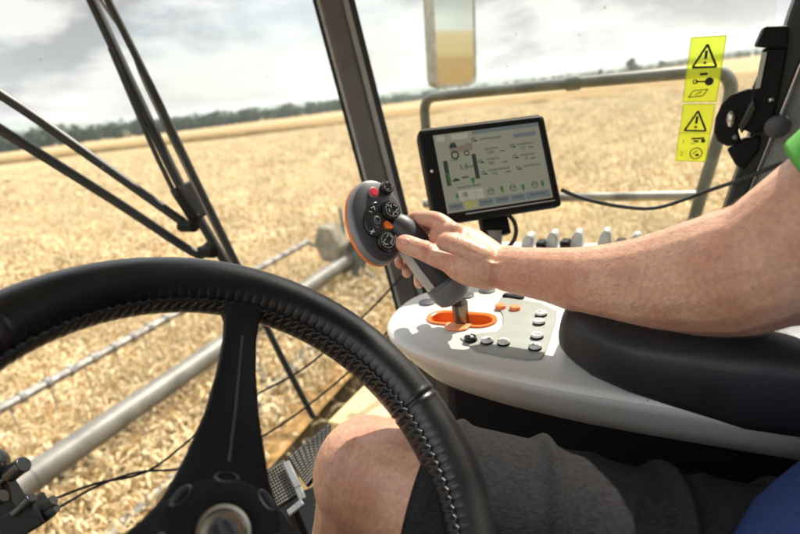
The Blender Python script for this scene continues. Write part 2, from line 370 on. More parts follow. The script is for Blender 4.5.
dt = N.new('ShaderNodeVectorMath'); dt.operation = 'DOT_PRODUCT'; L.new(tc.outputs['Generated'], dt.inputs[0]); dt.inputs[1].default_value = (-.875, -.485, 0)
ar_ = N.new('ShaderNodeMapRange'); ar_.inputs['From Min'].default_value = -.05; ar_.inputs['From Max'].default_value = .6; ar_.inputs['To Min'].default_value = 1; ar_.inputs['To Max'].default_value = 2.3; L.new(dt.outputs['Value'], ar_.inputs['Value'])  # sky behind the camera raised too, added fill for the sides facing it
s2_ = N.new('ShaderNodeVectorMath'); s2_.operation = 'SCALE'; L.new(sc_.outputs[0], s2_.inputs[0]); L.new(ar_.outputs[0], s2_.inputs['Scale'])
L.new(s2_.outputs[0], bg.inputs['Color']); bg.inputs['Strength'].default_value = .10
sd = bpy.data.lights.new('sun', 'SUN'); sd.energy = 4.4; sd.angle = R(.53); sd.color = (1, .93, .82)
sun = bpy.data.objects.new('sun', sd); COL.objects.link(sun); sun.rotation_euler = (-SUN_DIR).to_track_quat('-Z', 'Y').to_euler(); sun.location = (30, -10, 40)
S.view_settings.view_transform = 'Standard'; S.view_settings.look = 'None'; S.view_settings.gamma = 1; S.view_settings.exposure = 0.98; S.view_settings.use_curve_mapping = False
S.cycles.max_bounces = 8; S.cycles.transparent_max_bounces = 16; S.cycles.use_denoising = True


# ================================================================== THE SETTING
def field_mat():
    m, nt, b = nodes('ripe_field'); N = nt.nodes; L = nt.links
    tc = N.new('ShaderNodeTexCoord')
    def noise(s, d, sc=(1, 1, 1), rotz=0):
        mp = N.new('ShaderNodeMapping'); mp.inputs['Scale'].default_value = sc; mp.inputs['Rotation'].default_value = (0, 0, rotz); L.new(tc.outputs['Object'], mp.inputs[0])
        n = N.new('ShaderNodeTexNoise'); n.inputs['Scale'].default_value = s; n.inputs['Detail'].default_value = d; n.inputs['Roughness'].default_value = .62; L.new(mp.outputs[0], n.inputs['Vector']); return n
    a = noise(.05, 5, (1, .25, 1), R(12)); r1 = N.new('ShaderNodeValToRGB')
    r1.color_ramp.elements[0].position = .36; r1.color_ramp.elements[0].color = (.235, .17, .08, 1)
    r1.color_ramp.elements[1].position = .62; r1.color_ramp.elements[1].color = (.33, .25, .13, 1)
    L.new(a.outputs['Fac'], r1.inputs[0])
    c = noise(3.2, 7, (1, .8, 1)); r2 = N.new('ShaderNodeMapRange'); r2.inputs['From Min'].default_value = .3; r2.inputs['From Max'].default_value = .7; r2.inputs['To Min'].default_value = .66; r2.inputs['To Max'].default_value = 1.2
    L.new(c.outputs['Fac'], r2.inputs['Value'])
    mm = N.new('ShaderNodeMix'); mm.data_type = 'RGBA'; mm.blend_type = 'MULTIPLY'; mm.inputs['Factor'].default_value = 1
    L.new(r1.outputs[0], mm.inputs['A']); L.new(r2.outputs[0], mm.inputs['B']); L.new(mm.outputs['Result'], b.inputs['Base Color'])
    b.inputs['Roughness'].default_value = .9; b.inputs['Specular IOR Level'].default_value = .1
    bp = N.new('ShaderNodeBump'); bp.inputs['Strength'].default_value = .8; bp.inputs['Distance'].default_value = .25; L.new(c.outputs['Fac'], bp.inputs['Height']); L.new(bp.outputs[0], b.inputs['Normal'])
    return m
M['field'] = field_mat()
M['straw_dark'] = mat('straw_painted_shade', (.20, .12, .045), .95, var=.5, scale=9, spec=.1, detail=8)  # dark straw colour carries the shade between the ears
M['soil_straw'] = mat('straw_floor', (.25, .155, .06), .95, var=.4, scale=6, spec=.1, detail=8)

def ear_mat(name, c1, c2, c3):
    m, nt, b = nodes(name); N = nt.nodes; L = nt.links
    tc = N.new('ShaderNodeTexCoord'); n = N.new('ShaderNodeTexNoise'); n.inputs['Scale'].default_value = 23; n.inputs['Detail'].default_value = 2
    L.new(tc.outputs['Object'], n.inputs['Vector']); r_ = N.new('ShaderNodeValToRGB')
    r_.color_ramp.elements[0].position = .32; r_.color_ramp.elements[0].color = (*c1, 1); r_.color_ramp.elements[1].position = .66; r_.color_ramp.elements[1].color = (*c3, 1)
    e = r_.color_ramp.elements.new(.48); e.color = (*c2, 1); L.new(n.outputs['Fac'], r_.inputs[0])
    n5 = N.new('ShaderNodeTexNoise'); n5.inputs['Scale'].default_value = .9; n5.inputs['Detail'].default_value = 5; L.new(tc.outputs['Object'], n5.inputs['Vector'])
    q5 = N.new('ShaderNodeMapRange'); q5.inputs['From Min'].default_value = .34; q5.inputs['From Max'].default_value = .66; q5.inputs['To Min'].default_value = .66; q5.inputs['To Max'].default_value = 1.12; L.new(n5.outputs['Fac'], q5.inputs['Value'])
    m5 = N.new('ShaderNodeMix'); m5.data_type = 'RGBA'; m5.blend_type = 'MULTIPLY'; m5.inputs['Factor'].default_value = 1; L.new(r_.outputs[0], m5.inputs['A']); L.new(q5.outputs[0], m5.inputs['B'])
    L.new(m5.outputs['Result'], b.inputs['Base Color']); b.inputs['Roughness'].default_value = .55; b.inputs['Specular IOR Level'].default_value = .3
    return m
M['ear'] = ear_mat('ripe_wheat_ears', (.30, .18, .065), (.50, .37, .185), (.74, .63, .41))

# ground: one rolling sheet to the horizon
def hill(x, y):
    d = math.hypot(x, y); t = max(0, (d-160)/1500)
    return 16*t*(.55+.45*math.sin(math.atan2(x, y)*3.1+1.2)) - .9*min(1, max(0, (d-60)/200))
gm = MB(); gr = [0, 3, 8, 16, 30, 50, 80, 120, 180, 260, 380, 560, 820, 1200, 1800, 2700, 4500]; ns = 72
vs = [Vector((0, 0, 0))]; fs = []
for g in gr[1:]:
    for k in range(ns):
        a = 2*math.pi*k/ns; x, y = g*math.sin(a), g*math.cos(a); vs.append(Vector((x, y, hill(x, y))))
for k in range(ns): fs.append((0, 1+k, 1+(k+1) % ns))
for j in range(len(gr)-2):
    for k in range(ns): fs.append((1+j*ns+k, 1+(j+1)*ns+k, 1+(j+1)*ns+(k+1) % ns, 1+j*ns+(k+1) % ns))
gm.add(vs, fs); tag(gm.build('ground', M['field'], angle=180), None, None, kind='structure')

# standing wheat round the machine: ears, stalks and leaves, too many to count
HEAD = .10                                                # the header runs very slightly askew to the cab
def clear_of_machine(x, y):
    return ~((y < 2.35+HEAD*x) & (x < 6.2))
def scatter(r_a, r_b, dens, span=56):
    n = int(dens*.5*(r_b**2-r_a**2)*2*R(span)); rr = np.sqrt(rng.uniform(r_a**2, r_b**2, n)); aa = AZ+rng.uniform(-R(span), R(span), n)
    x, y = rr*np.sin(aa), rr*np.cos(aa); k = clear_of_machine(x, y); return x[k], y[k]
def rot_frames(n, tilt_lo, tilt_hi):
    a = rng.uniform(0, 2*np.pi, n); t = rng.uniform(tilt_lo, tilt_hi, n)
    d = np.stack([np.cos(a)*np.sin(t), np.sin(a)*np.sin(t), np.cos(t)], 1)
    s = np.stack([-np.sin(a), np.cos(a), np.zeros(n)], 1); b = np.cross(s, d); return d, s, b
def ears(x, y, zlo, zhi, ln, rad, rings, sides, tlo, thi, bend=.5, spiky=.35):
    n = len(x); d, s, b = rot_frames(n, tlo, thi); o = np.stack([x, y, rng.uniform(zlo, zhi, n)], 1); L_ = ln*rng.uniform(.75, 1.25, n); rr = rad*rng.uniform(.8, 1.25, n)
    V = []; K = len(rings)
    for i, (t, q) in enumerate(rings):
        c = o + d*(L_*t)[:, None]; c[:, 2] -= bend*L_*t*t*np.sin(np.arccos(np.clip(d[:, 2], -1, 1)))
        for k in range(sides):
            ph = 2*np.pi*k/sides + (i % 2)*np.pi/sides; qq = q*(1+spiky*((k+i) % 2))
            V.append(c + s*(rr*qq*np.cos(ph))[:, None] + b*(rr*qq*np.sin(ph))[:, None])
    V = np.stack(V, 1); F = []
    for i in range(K-1):
        for k in range(sides):
            j = (k+1) % sides; F += [(i*sides+k, i*sides+j, (i+1)*sides+j), (i*sides+k, (i+1)*sides+j, (i+1)*sides+k)]
    F = np.array(F); nv = K*sides
    return V.reshape(-1, 3), (F[None]+(np.arange(n)*nv)[:, None, None]).reshape(-1, 3)
def blades(x, y, zlo, zhi, ln, wd, tlo, thi):
    n = len(x); d, s, b = rot_frames(n, tlo, thi); o = np.stack([x, y, rng.uniform(zlo, zhi, n)], 1); L_ = ln*rng.uniform(.6, 1.3, n)
    m1 = o + d*(L_*.5)[:, None]; e = o + d*(L_)[:, None]; e[:, 2] -= .35*L_
    w_ = s*(wd*rng.uniform(.6, 1.4, n))[:, None]; V = np.stack([o-w_, o+w_, m1-w_, m1+w_, e], 1)
    F = np.array([(0, 1, 3), (0, 3, 2), (2, 3, 4)]); return V.reshape(-1, 3), (F[None]+(np.arange(n)*5)[:, None, None]).reshape(-1, 3)
def join(parts):
    V = []; F = []; o = 0
    for v, f in parts: V.append(v); F.append(f+o); o += len(v)
    return np.concatenate(V), np.concatenate(F)
RING_HI = [(0, .25), (.12, .95), (.26, .7), (.40, 1.1), (.54, .72), (.68, 1.0), (.82, .55), (1.0, .08)]
RING_LO = [(0, .2), (.3, 1.0), (.65, .9), (1.0, .1)]
P_ = []
x, y = scatter(2.2, 9.5, 280); P_.append(ears(x, y, .62, .86, .11, .0076, RING_HI, 5, .12, 1.45))
x, y = scatter(2.2, 9.5, 200); P_.append(blades(x, y, .25, .7, .34, .0042, .1, 1.3))
x, y = scatter(2.2, 9.5, 650); P_.append(blades(x, y, .66, .88, .10, .0011, .05, 1.2))
x, y = scatter(2.2, 9.5, 90); P_.append(ears(x, y, .40, .62, .09, .009, RING_LO, 4, .4, 1.7))
V, F = join(P_); P_ = []; wheat = raw_mesh('standing_wheat', V, F, M['ear'])
tag(wheat, 'ripe golden wheat standing thick around the machine, ears sunlit', 'wheat', kind='stuff')
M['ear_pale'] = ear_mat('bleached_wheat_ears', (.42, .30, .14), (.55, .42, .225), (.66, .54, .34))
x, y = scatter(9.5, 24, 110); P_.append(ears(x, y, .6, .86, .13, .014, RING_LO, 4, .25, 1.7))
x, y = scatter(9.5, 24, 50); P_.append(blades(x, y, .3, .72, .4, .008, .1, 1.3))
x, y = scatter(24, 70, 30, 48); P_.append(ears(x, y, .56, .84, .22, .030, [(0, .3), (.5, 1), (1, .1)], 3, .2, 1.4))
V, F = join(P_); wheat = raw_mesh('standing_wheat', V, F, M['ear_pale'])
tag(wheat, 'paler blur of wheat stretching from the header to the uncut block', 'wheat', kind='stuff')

# stalks below the ears, shade of the gaps painted into the colour (one sheet with a hole where the machine stands)
th = MB(); nst = 40; ring0 = []; ring1 = []
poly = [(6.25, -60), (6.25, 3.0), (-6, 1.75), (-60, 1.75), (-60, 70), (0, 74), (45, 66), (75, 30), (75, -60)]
th.add([(a, b_, .5) for a, b_ in poly], [tuple(range(len(poly)))]); tag(th.build('wheat_thatch', M['straw_dark'], smooth=False), 'dense straw thatch beneath the wheat ears, darkened for the shade between them', 'wheat', kind='stuff')

# uncut block of crop farther off, its cut face showing as a darker band
def strip(name, px, depth_m, hgt, m, label):
    base = [on_z(a, b_, 0) for a, b_ in px]; mb = MB(); top = []; rows = [[], [], [], []]
    pts = spline(base, 14)
    for i, p in enumerate(pts):
        out = Vector((p.x, p.y, 0)).normalized(); zz = hill(p.x, p.y); j = hgt*(1+.12*rng.normal())
        rows[0].append(Vector((p.x, p.y, zz-.2))); rows[1].append(Vector((p.x, p.y, zz+j*.92)))
        q = p+out*1.5; rows[2].append(Vector((q.x, q.y, hill(q.x, q.y)+j))); q = p+out*depth_m; rows[3].append(Vector((q.x, q.y, hill(q.x, q.y)+hgt)))
    mb.loft(rows, cap=False, closed=False); return tag(mb.build(name, m, angle=180), label, 'wheat', kind='stuff')
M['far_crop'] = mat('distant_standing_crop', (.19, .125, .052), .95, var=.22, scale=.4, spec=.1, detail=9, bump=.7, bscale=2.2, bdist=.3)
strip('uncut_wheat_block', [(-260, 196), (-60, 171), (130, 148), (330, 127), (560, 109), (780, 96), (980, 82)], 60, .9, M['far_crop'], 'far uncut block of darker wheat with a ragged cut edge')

# foliage: leaf-sized faces in clumps through a crown
def leaf_mat(name, a, b_):
    m, nt, bs = nodes(name); N = nt.nodes; L = nt.links
    tc = N.new('ShaderNodeTexCoord'); n = N.new('ShaderNodeTexNoise'); n.inputs['Scale'].default_value = .35; n.inputs['Detail'].default_value = 6; L.new(tc.outputs['Object'], n.inputs['Vector'])
    mx = N.new('ShaderNodeMix'); mx.data_type = 'RGBA'; mx.inputs['A'].default_value = (*a, 1); mx.inputs['B'].default_value = (*b_, 1); L.new(n.outputs['Fac'], mx.inputs['Factor'])
    L.new(mx.outputs['Result'], bs.inputs['Base Color']); bs.inputs['Roughness'].default_value = .7; bs.inputs['Specular IOR Level'].default_value = .2; return m
M['leaf_far'] = leaf_mat('far_tree_leaves', (.014, .029, .013), (.045, .068, .030))
M['bark'] = mat('bark', (.09, .065, .045), .9, var=.3, scale=8)
def leaves(c, rad, n, size):
    """n leaf clumps filling an ellipsoid, denser near its skin"""
    c = np.array(c); d = rng.normal(size=(n, 3)); d /= np.linalg.norm(d, axis=1)[:, None]
    lump = 1+.22*np.sin(d[:, 0]*5+c[0])*np.cos(d[:, 2]*4+c[1])
    p = c + d*np.array(rad)*(rng.uniform(.45, 1, n)**.5*lump)[:, None]
    nn = d+rng.normal(size=(n, 3))*.7; nn /= np.linalg.norm(nn, axis=1)[:, None]
    a = np.cross(nn, [0, 0, 1.0]); a /= (np.linalg.norm(a, axis=1)[:, None]+1e-6); b_ = np.cross(nn, a); s = size*rng.uniform(.5, 1.4, n)[:, None]
    V = np.stack([p-a*s, p-b_*s*.7, p+a*s, p+b_*s*.8+nn*s*.3], 1).reshape(-1, 3)
    F = np.array([(0, 1, 2), (0, 2, 3)]); return V, (F[None]+(np.arange(n)*4)[:, None, None]).reshape(-1, 3)
def wood(name, px, dist, hgt, m, label, gap=.9, n_=130):
    P_ = []
    pts = [CAM+Vector((ray(a, b_).x, ray(a, b_).y, 0)).normalized()*dd for (a, b_), dd in zip(px, dist)]
    pts = spline(pts, 40); last = None
    for i, p in enumerate(pts):
        if last is not None and (p-last).length < hgt[0]*.20*gap: continue
        last = p; t = i/len(pts); hh = np.interp(t, np.linspace(0, 1, len(hgt)), hgt)*rng.uniform(.65, 1.2); wd = hh*rng.uniform(.32, .55)
        for k in range(2):
            q = p+Vector((rng.normal(), rng.normal(), 0))*hh*.35; P_.append(leaves((q.x, q.y, hill(q.x, q.y)+hh*.52), (wd, wd, hh*.52), n_, hh*.085))
    V, F = join(P_); o = raw_mesh(name, V, F, m); return tag(o, label, 'woodland', kind='stuff')
wood('far_wood', [(-330, 190), (-60, 160), (60, 142), (150, 130), (240, 118), (345, 106)], [330, 360, 390, 390, 430, 520], [8, 8.5, 9.5, 9, 9.5, 9], M['leaf_far'], 'long dark belt of trees on the skyline left of the pillar')
wood('far_hedge', [(345, 106), (420, 98), (520, 85), (620, 74), (720, 62), (860, 45), (1100, 20)], [560, 620, 700, 760, 800, 800, 700], [8, 9, 8, 7, 7.5, 8, 9], M['leaf_far'], 'low thin hedge line on the skyline behind the handrail', gap=1.1, n_=90)
def tree(pxx, pyy, dist, hgt, label):
    v = ray(pxx, pyy); p = CAM+Vector((v.x, v.y, 0)).normalized()*dist; zz = hill(p.x, p.y)
    t = thing('tree', (p.x, p.y, zz), label, 'tree', 'lone trees on the skyline')
    MB().tube([(p.x, p.y, zz-.3), (p.x+.1, p.y, zz+hgt*.3), (p.x, p.y+.1, zz+hgt*.7)], [hgt*.035, hgt*.026, hgt*.01]).build('trunk', M['bark'], t)
    V, F = join([leaves((p.x+rng.normal()*hgt*.12, p.y+rng.normal()*hgt*.12, zz+hgt*k), (hgt*q, hgt*q, hgt*q*.8), 260, hgt*.06) for k, q in ((.45, .26), (.62, .28), (.80, .19))])
    c = raw_mesh('crown', V, F, M['leaf_far']); c.parent = t; c.matrix_parent_inverse = Matrix.Translation(-t.location)
tree(632, 74, 560, 14.5, 'tallest lone round tree above the handrail on the skyline')
tree(600, 77, 600, 9, 'small squat tree left of the tall skyline tree')
tree(662, 70, 640, 9.5, 'small tree just right of the tall skyline tree')
# pale hills behind the wood
hm = MB(); M['hills'] = mat('distant_hills', (.10, .125, .10), .95, var=.35, scale=.012, spec=.1, detail=6)
rows = [[], [], []]
for k in range(61):
    a = AZ-R(75)+R(150)*k/60; d0 = 2100; hh = 30+34*(.5+.5*math.sin(a*7+.5))*(.6+.4*math.sin(a*17))+ (60 if a < AZ-R(22) else 0)*min(1, (AZ-R(22)-a)/R(10))
    for j, (dd, zz) in enumerate(((d0, -2), (d0+500, hh), (d0+1600, hh*.6))): rows[j].append(Vector((dd*math.sin(a), dd*math.cos(a), zz)))
hm.loft(rows, cap=False, closed=False); tag(hm.build('hills', M['hills'], angle=180), None, None, kind='structure')

M['housing'] = mat('dusty_brown_housing', (.13, .11, .075), .7, var=.3, scale=9)
# ------------------------------------------------------------------ the header with its reel
hd = thing('crop_header', (1.2, 2.6, 0), 'pale yellow grain header with a dusty grey reel turning in the wheat', 'grain header')
def lat(x, dy, z): return Vector((x, 3.365+HEAD*x+dy, z))   # a point of the reel axis at x, moved forward and to a height
X0, X1 = -3.4, 5.75
tb = MB().tube([lat(X0, 0, 1), lat(X1, 0, 1)], .092, 28)
for xx in (-.9, 1.35, 3.6): tb.tube([lat(xx-.05, 0, 1), lat(xx+.05, 0, 1)], .0965, 28)
tb.build('reel_tube', M['reel_paint'], hd)
BATS = [(.66, .22), (.52, -.42), (-.50, -.36), (-.62, .40), (.02, .70)]
tine0 = None
for bi, (dy, dz) in enumerate(BATS):
    if bi in (3, 4): continue                               # those two stand out of the picture, behind the dash
    b_ = MB(); z0 = 1+dz
    b_.tube([lat(X0, dy, z0), lat(X1, dy, z0)], .030 if bi else .036, 10)
    for k in range(46):
        xx = X0+.1+k*.2; b_.tube([lat(xx-.02, dy, z0), lat(xx+.02, dy, z0)], .042 if bi else .047, 8)
    bat = b_.build('reel_bat', M['steel_dull'], hd)
    for k in range(30):
        xx = X0+.2+k*.3
        if tine0 is None:
            tm = MB().tube([lat(xx, dy, z0), lat(xx, dy-.02, z0-.06), lat(xx, dy-.01, z0-.24)], [.006, .005, .004], 6)
            tine0 = tm.build('tine', M['steel_dull'], bat); tine0_at = lat(xx, dy, z0)
        else:
            c = tine0.copy(); COL.objects.link(c); c.parent = bat; c.matrix_parent_inverse = Matrix(); c.location = lat(xx, dy, z0)-tine0_at
for xx in (X1-.03, 1.0-4.2):                                # the spiders that carry the bats
    sp = MB()
    for dy, dz in BATS: sp.bar(lat(xx, 0, 1), lat(xx, dy, 1+dz), .05, .02, (1, 0, 0))
    sp.prism([lat(xx-.02, .30*math.cos(R(60*k)), 1+.30*math.sin(R(60*k))) for k in range(6)], (.025, 0, 0))
    sp.build('reel_spider', M['rail'], hd, bevel=.004)
# arm that carries the reel, seen below the tube
ar = MB(); pA = lat(3.35, -.35, .62)
ar.bar(lat(3.35, 0, .95), lat(3.3, -.30, .50), .07, .05); ar.bar(lat(3.3, -.3, .50), lat(2.75, -.62, .62), .06, .05); ar.bar(lat(3.3, -.3, .5), lat(3.9, -.5, .72), .06, .05)
ar.build('reel_support_arm', M['rail'], hd, bevel=.006)
# crate-like drive housing at the tube's end
dv = MB(); dv.prism([lat(X1-.32, .02, 1.02), lat(X1-.32, .26, 1.05), lat(X1-.32, .34, 1.30), lat(X1-.32, .25, 1.52), lat(X1-.32, .05, 1.50), lat(X1-.32, -.06, 1.25)], (.24, 0, 0))
dv.build('reel_drive_housing', M['housing'], hd, bevel=.02)
# back beam and sheet, right end sheet
def back(x, y, z): return Vector((x, y+HEAD*x, z))
bb = MB().box((1.2, 1.22+HEAD*1.2, 1.16), (9.2, .20, .18), Matrix.Rotation(math.atan(HEAD), 3, 'Z'))
bb.build('back_beam', M['yellow_paint'], hd, bevel=.015)
MB().box((1.2, 1.22+HEAD*1.2, .72), (9.2, .03, .68), Matrix.Rotation(math.atan(HEAD), 3, 'Z')).build('back_sheet', M['yellow_paint'], hd, bevel=.004)
MB().prism([back(5.85, 1.6, .3), back(5.85, 3.9, .25), back(5.85, 4.1, .5), back(5.85, 3.0, .95), back(5.85, 1.6, 1.2)], (.05, 0, 0)).build('end_sheet', M['yellow_paint'], hd, bevel=.006)
MB().box((.2, 1.15, 1.25), (1.3, 1.0, .6), Matrix.Rotation(R(-28), 3, 'X')).build('feeder_house', M['yellow_paint'], hd, bevel=.03)

# ================================================================== THE CAB
cab = thing('cab', (.185, .1, 2.05), 'dark framed machine cab with a big curved windscreen and brown grey front pillar', 'vehicle cab')
FZ = 2.08
# windscreen
mb = MB(); nx, nz = 28, 14
xs = [-.73+1.83*i/nx for i in range(nx+1)]; zs = [2.06+1.69*k/nz for k in range(nz+1)]
mb.add([Vector((x_, screen_y(x_, z_, .02), z_)) for z_ in zs for x_ in xs], [(k*(nx+1)+i, k*(nx+1)+i+1, (k+1)*(nx+1)+i+1, (k+1)*(nx+1)+i) for k in range(nz) for i in range(nx)])
mb.build('windscreen', M['glass'], cab, angle=180)
MB().prism([(1.124, .60, 2.06), (1.124, -.085, 2.06), (1.124, -.155, 3.74), (1.124, .78, 3.74)], (.005, 0, 0)).build('side_window', M['glass'], cab, smooth=False)
# front pillars, each a painted bar between two edge seals
def pillar(side):
    e = Vector((.485*side, -.875, 0)); xx = 1.105 if side > 0 else -.735
    def pt(z_, o, q=0): return Vector((xx, .60+.15*(z_-2.5), z_)) + e*o + Vector((.875*side, .485, 0))*q
    def strip_(o, wd, q, th_): 
        m_ = MB(); m_.bar(pt(1.98, o, q), pt(3.78, o, q), wd, th_, Vector((.875*side, .485, 0))); return m_
    p_ = strip_(-.002, .046, .012, .05).build('front_pillar', M['pillar'], cab, bevel=.006)
    strip_(-.029, .008, .004, .02).build('edge_seal', M['seal'], p_, bevel=.002)
    strip_(-.037, .009, .010, .03).build('edge_seal', M['rubber'], p_, bevel=.002)
    strip_(.029, .015, .012, .03).build('edge_seal', M['seal'], p_, bevel=.002)
    strip_(.043, .014, .006, .045).build('edge_seal', M['rubber'], p_, bevel=.002)
pillar(1); pillar(-1)
# roof, floor, rear wall, left side frame
o_ = [(x_, screen_y(x_, 3.75, .10)) for x_ in [-.85, -.6, -.3, 0, .185, .4, .7, 1.0, 1.2]]
MB().prism([(1.2, -1.0, 3.75)]+[(-.85, -1.0, 3.75)]+[(a, b_, 3.75) for a, b_ in o_], (0, 0, .16)).build('roof', M['trim'], cab, bevel=.03)
o_ = [(x_, screen_y(x_, FZ, -.02)) for x_ in [-.72, -.5, -.2, 0, .185, .4, .7, .9, 1.09]]
MB().prism([(1.09, -.98, FZ)]+[(-.72, -.98, FZ)]+[(a, b_, FZ) for a, b_ in o_], (0, 0, -.08)).build('floor', M['floor'], cab)
MB().box((.185, -.99, 2.89), (1.86, .05, 1.74)).build('rear_wall', M['trim'], cab, bevel=.01)
for sx in (-.73, 1.09):
    MB().bar((sx, -.96, 2.0), (sx, -.96, 3.76), .09, .09, (1, 0, 0)).build('rear_pillar', M['black'], cab, bevel=.01)
MB().bar((-.73, -.10, 2.0), (-.73, -.15, 3.76), .05, .08, (1, 0, 0)).build('rear_pillar', M['black'], cab, bevel=.01)
# rear frame of the side window, with grey trim
def onx(pts, x_): return [on_x(a, b_, x_) for a, b_ in pts]
fr_ = MB().prism(onx([(822, -70), (838, -40), (800, 64), (743, 206), (736, 250), (712, 250), (718, 228), (745, 150), (772, 70), (792, 8)], 1.075), (.045, 0, 0)).build('window_frame', M['frame_black'], cab, bevel=.004)
MB().prism(onx([(840, -40), (803, 68), (746, 208), (741, 245), (960, 330), (1100, 300), (1100, -250), (880, -150)], 1.082), (.05, 0, 0)).build('pillar_trim', M['trim'], cab, bevel=.008)
MB().prism([(1.09, -.45, 2.06), (1.09, -.08, 2.06), (1.09, -.075, 2.66), (1.09, -.45, 2.66)], (.04, 0, 0)).build('door_panel', M['trim'], cab, bevel=.006)
MB().prism([(1.10, .585, 2.06), (1.10, -.08, 2.06), (1.10, -.08, 2.30), (1.10, .61, 2.30)], (.05, 0, 0)).build('door_sill', M['frame_black'], cab, bevel=.006)
# the catch that holds the window
lt = MB().prism(onx([(764, 48), (789, 46), (786, 62), (779, 99), (772, 128), (754, 134), (738, 128), (744, 112), (752, 92), (760, 74)], 1.045), (.03, 0, 0)).build('window_catch', M['black'], cab, bevel=.004)
MB().prism(onx([(756, 46), (765, 26), (790, 25), (789, 47), (778, 48)], 1.035), (.045, 0, 0)).build('catch_cover', M['black'], lt, bevel=.004)
MB().prism(onx([(716, 118), (722, 104), (731, 95), (750, 88), (762, 90), (752, 110), (738, 130), (742, 142), (728, 147), (718, 142), (714, 132)], 1.055), (.018, 0, 0)).build('catch_plate', M['black'], lt, bevel=.004)
MB().prism(onx([(738, 126), (754, 96), (757, 108), (750, 122), (742, 134)], 1.038), (.012, 0, 0)).build('catch_flap', M['black_gloss'], lt, bevel=.003)
MB().prism(onx([(727, 150), (744, 138), (762, 136), (760, 150), (744, 170), (736, 166)], 1.06), (.02, 0, 0)).build('catch_foot', M['black'], lt, bevel=.004)
MB().prism(onx([(762, 52), (767, 52), (760, 88), (755, 89)], 1.040), (.004, 0, 0)).build('slide_rail', M['seal'], lt)
MB().ball(on_x(731, 119, 1.045), .011, (.6, .6, 1.2)).build('roller', M['steel'], lt)
MB().ball(on_x(771, 99.5, 1.04), .004).build('screw', M['steel'], lt)
MB().ball(on_x(735, 137, 1.05), .004).build('screw', M['mid_grey'], lt)
MB().lathe(on_x(777, 126, 1.05), (-1, .1, 0), [(.017, -.02), (.019, 0), (.017, .01), (.010, .013), (.002, .0135)], 20).build('turn_knob', M['dark_grey'], lt)

# two warning stickers on the pane
def sticker(quad, label, kind):
    q = [on_x(a, b_, 1.1215) for a, b_ in quad]                          # TL TR BR BL
    c = sum(q, Vector())/4; ay = ((q[0]-q[3])+(q[1]-q[2])).normalized(); ax = (q[1]-q[0])+(q[2]-q[3]); ax = (ax-ay*ax.dot(ay)).normalized()
    W_ = ((q[1]-q[0]).length+(q[2]-q[3]).length)/2; H_ = ((q[0]-q[3]).length+(q[1]-q[2]).length)/2; o = c-ax*W_/2-ay*H_/2
    nrm = ax.cross(ay); 
    if nrm.x > 0: nrm = -nrm
    def pt(u, v, l=.0): return o+ax*(u*W_)+ay*(v*H_)+nrm*l
    t = thing('warning_sticker', o, label, 'sticker', 'yellow warning stickers on the side window')
    MB().add([pt(0, 0), pt(1, 0), pt(1, 1), pt(0, 1)], [(0, 1, 2, 3)]).build('film', M['film'], t, smooth=False)
    g = MB(); K = W_/H_
    def line(a, b_, wd=.035):
        A_ = pt(*a, .0006); B_ = pt(*b_, .0006); d = (B_-A_).normalized(); s = d.cross(nrm)*wd*W_/2; g.add([A_-s, B_-s, B_+s, A_+s], [(0, 1, 2, 3)])
    def disc(u, v, r_, n=14, ring=None):
        if ring:
            P1 = [pt(u+r_*math.cos(2*math.pi*k/n), v+r_*K*math.sin(2*math.pi*k/n), .0006) for k in range(n)]; P2 = [pt(u+(r_-ring)*math.cos(2*math.pi*k/n), v+(r_-ring)*K*math.sin(2*math.pi*k/n), .0006) for k in range(n)]
            g.add(P1+P2, [(k, (k+1) % n, n+(k+1) % n, n+k) for k in range(n)])
        else: g.add([pt(u+r_*math.cos(2*math.pi*k/n), v+r_*K*math.sin(2*math.pi*k/n), .0006) for k in range(n)], [tuple(range(n))])
    tb_, tt = .54, .88
    for a, b_ in (((.16, tb_), (.84, tb_)), ((.84, tb_), (.5, tt)), ((.5, tt), (.16, tb_))): line(a, b_, .07)
    line((.5, .79), (.5, .66), .085); disc(.5, .605, .045)
    for a, b_ in (((.02, .012), (.98, .012)), ((.98, .012), (.98, .99)), ((.98, .99), (.02, .99)), ((.02, .99), (.02, .012))): line(a, b_, .012)
    if kind == 0:
        disc(.70, .32, .13); line((.62, .32), (.30, .32), .05); disc(.30, .32, .08, ring=.035); line((.40, .435), (.62, .435), .075); line((.62, .435), (.54, .455), .04)
        for a, b_ in (((.16, .08), (.58, .10)), ((.58, .10), (.70, .20)), ((.70, .20), (.28, .18)), ((.28, .18), (.16, .08)), ((.35, .115), (.52, .165))): line(a, b_, .03)
    else:
        line((.03, .50), (.97, .50), .015); merge(g, text_mesh('1', W_*.22, pt(.12, .31, .0006), ax, ay)); merge(g, text_mesh('2', W_*.22, pt(.12, .10, .0006), ax, ay))
        line((.42, .40), (.82, .42), .06); line((.50, .36), (.66, .36), .075); disc(.80, .37, .07); line((.42, .32), (.58, .32), .02)
        disc(.64, .15, .21, ring=.035); line((.52, .13), (.66, .20), .035); line((.62, .12), (.74, .12), .09)
    g.build('warning_symbols', M['ink'], t, smooth=False)
sticker([(691, 38), (727, 34), (717, 100), (682, 104)], 'upper yellow warning sticker with triangle and key symbol on the side window', 0)
sticker([(683, 105), (716, 102), (706, 161), (675, 162)], 'lower yellow warning sticker numbered 1 and 2 below its triangle', 1)

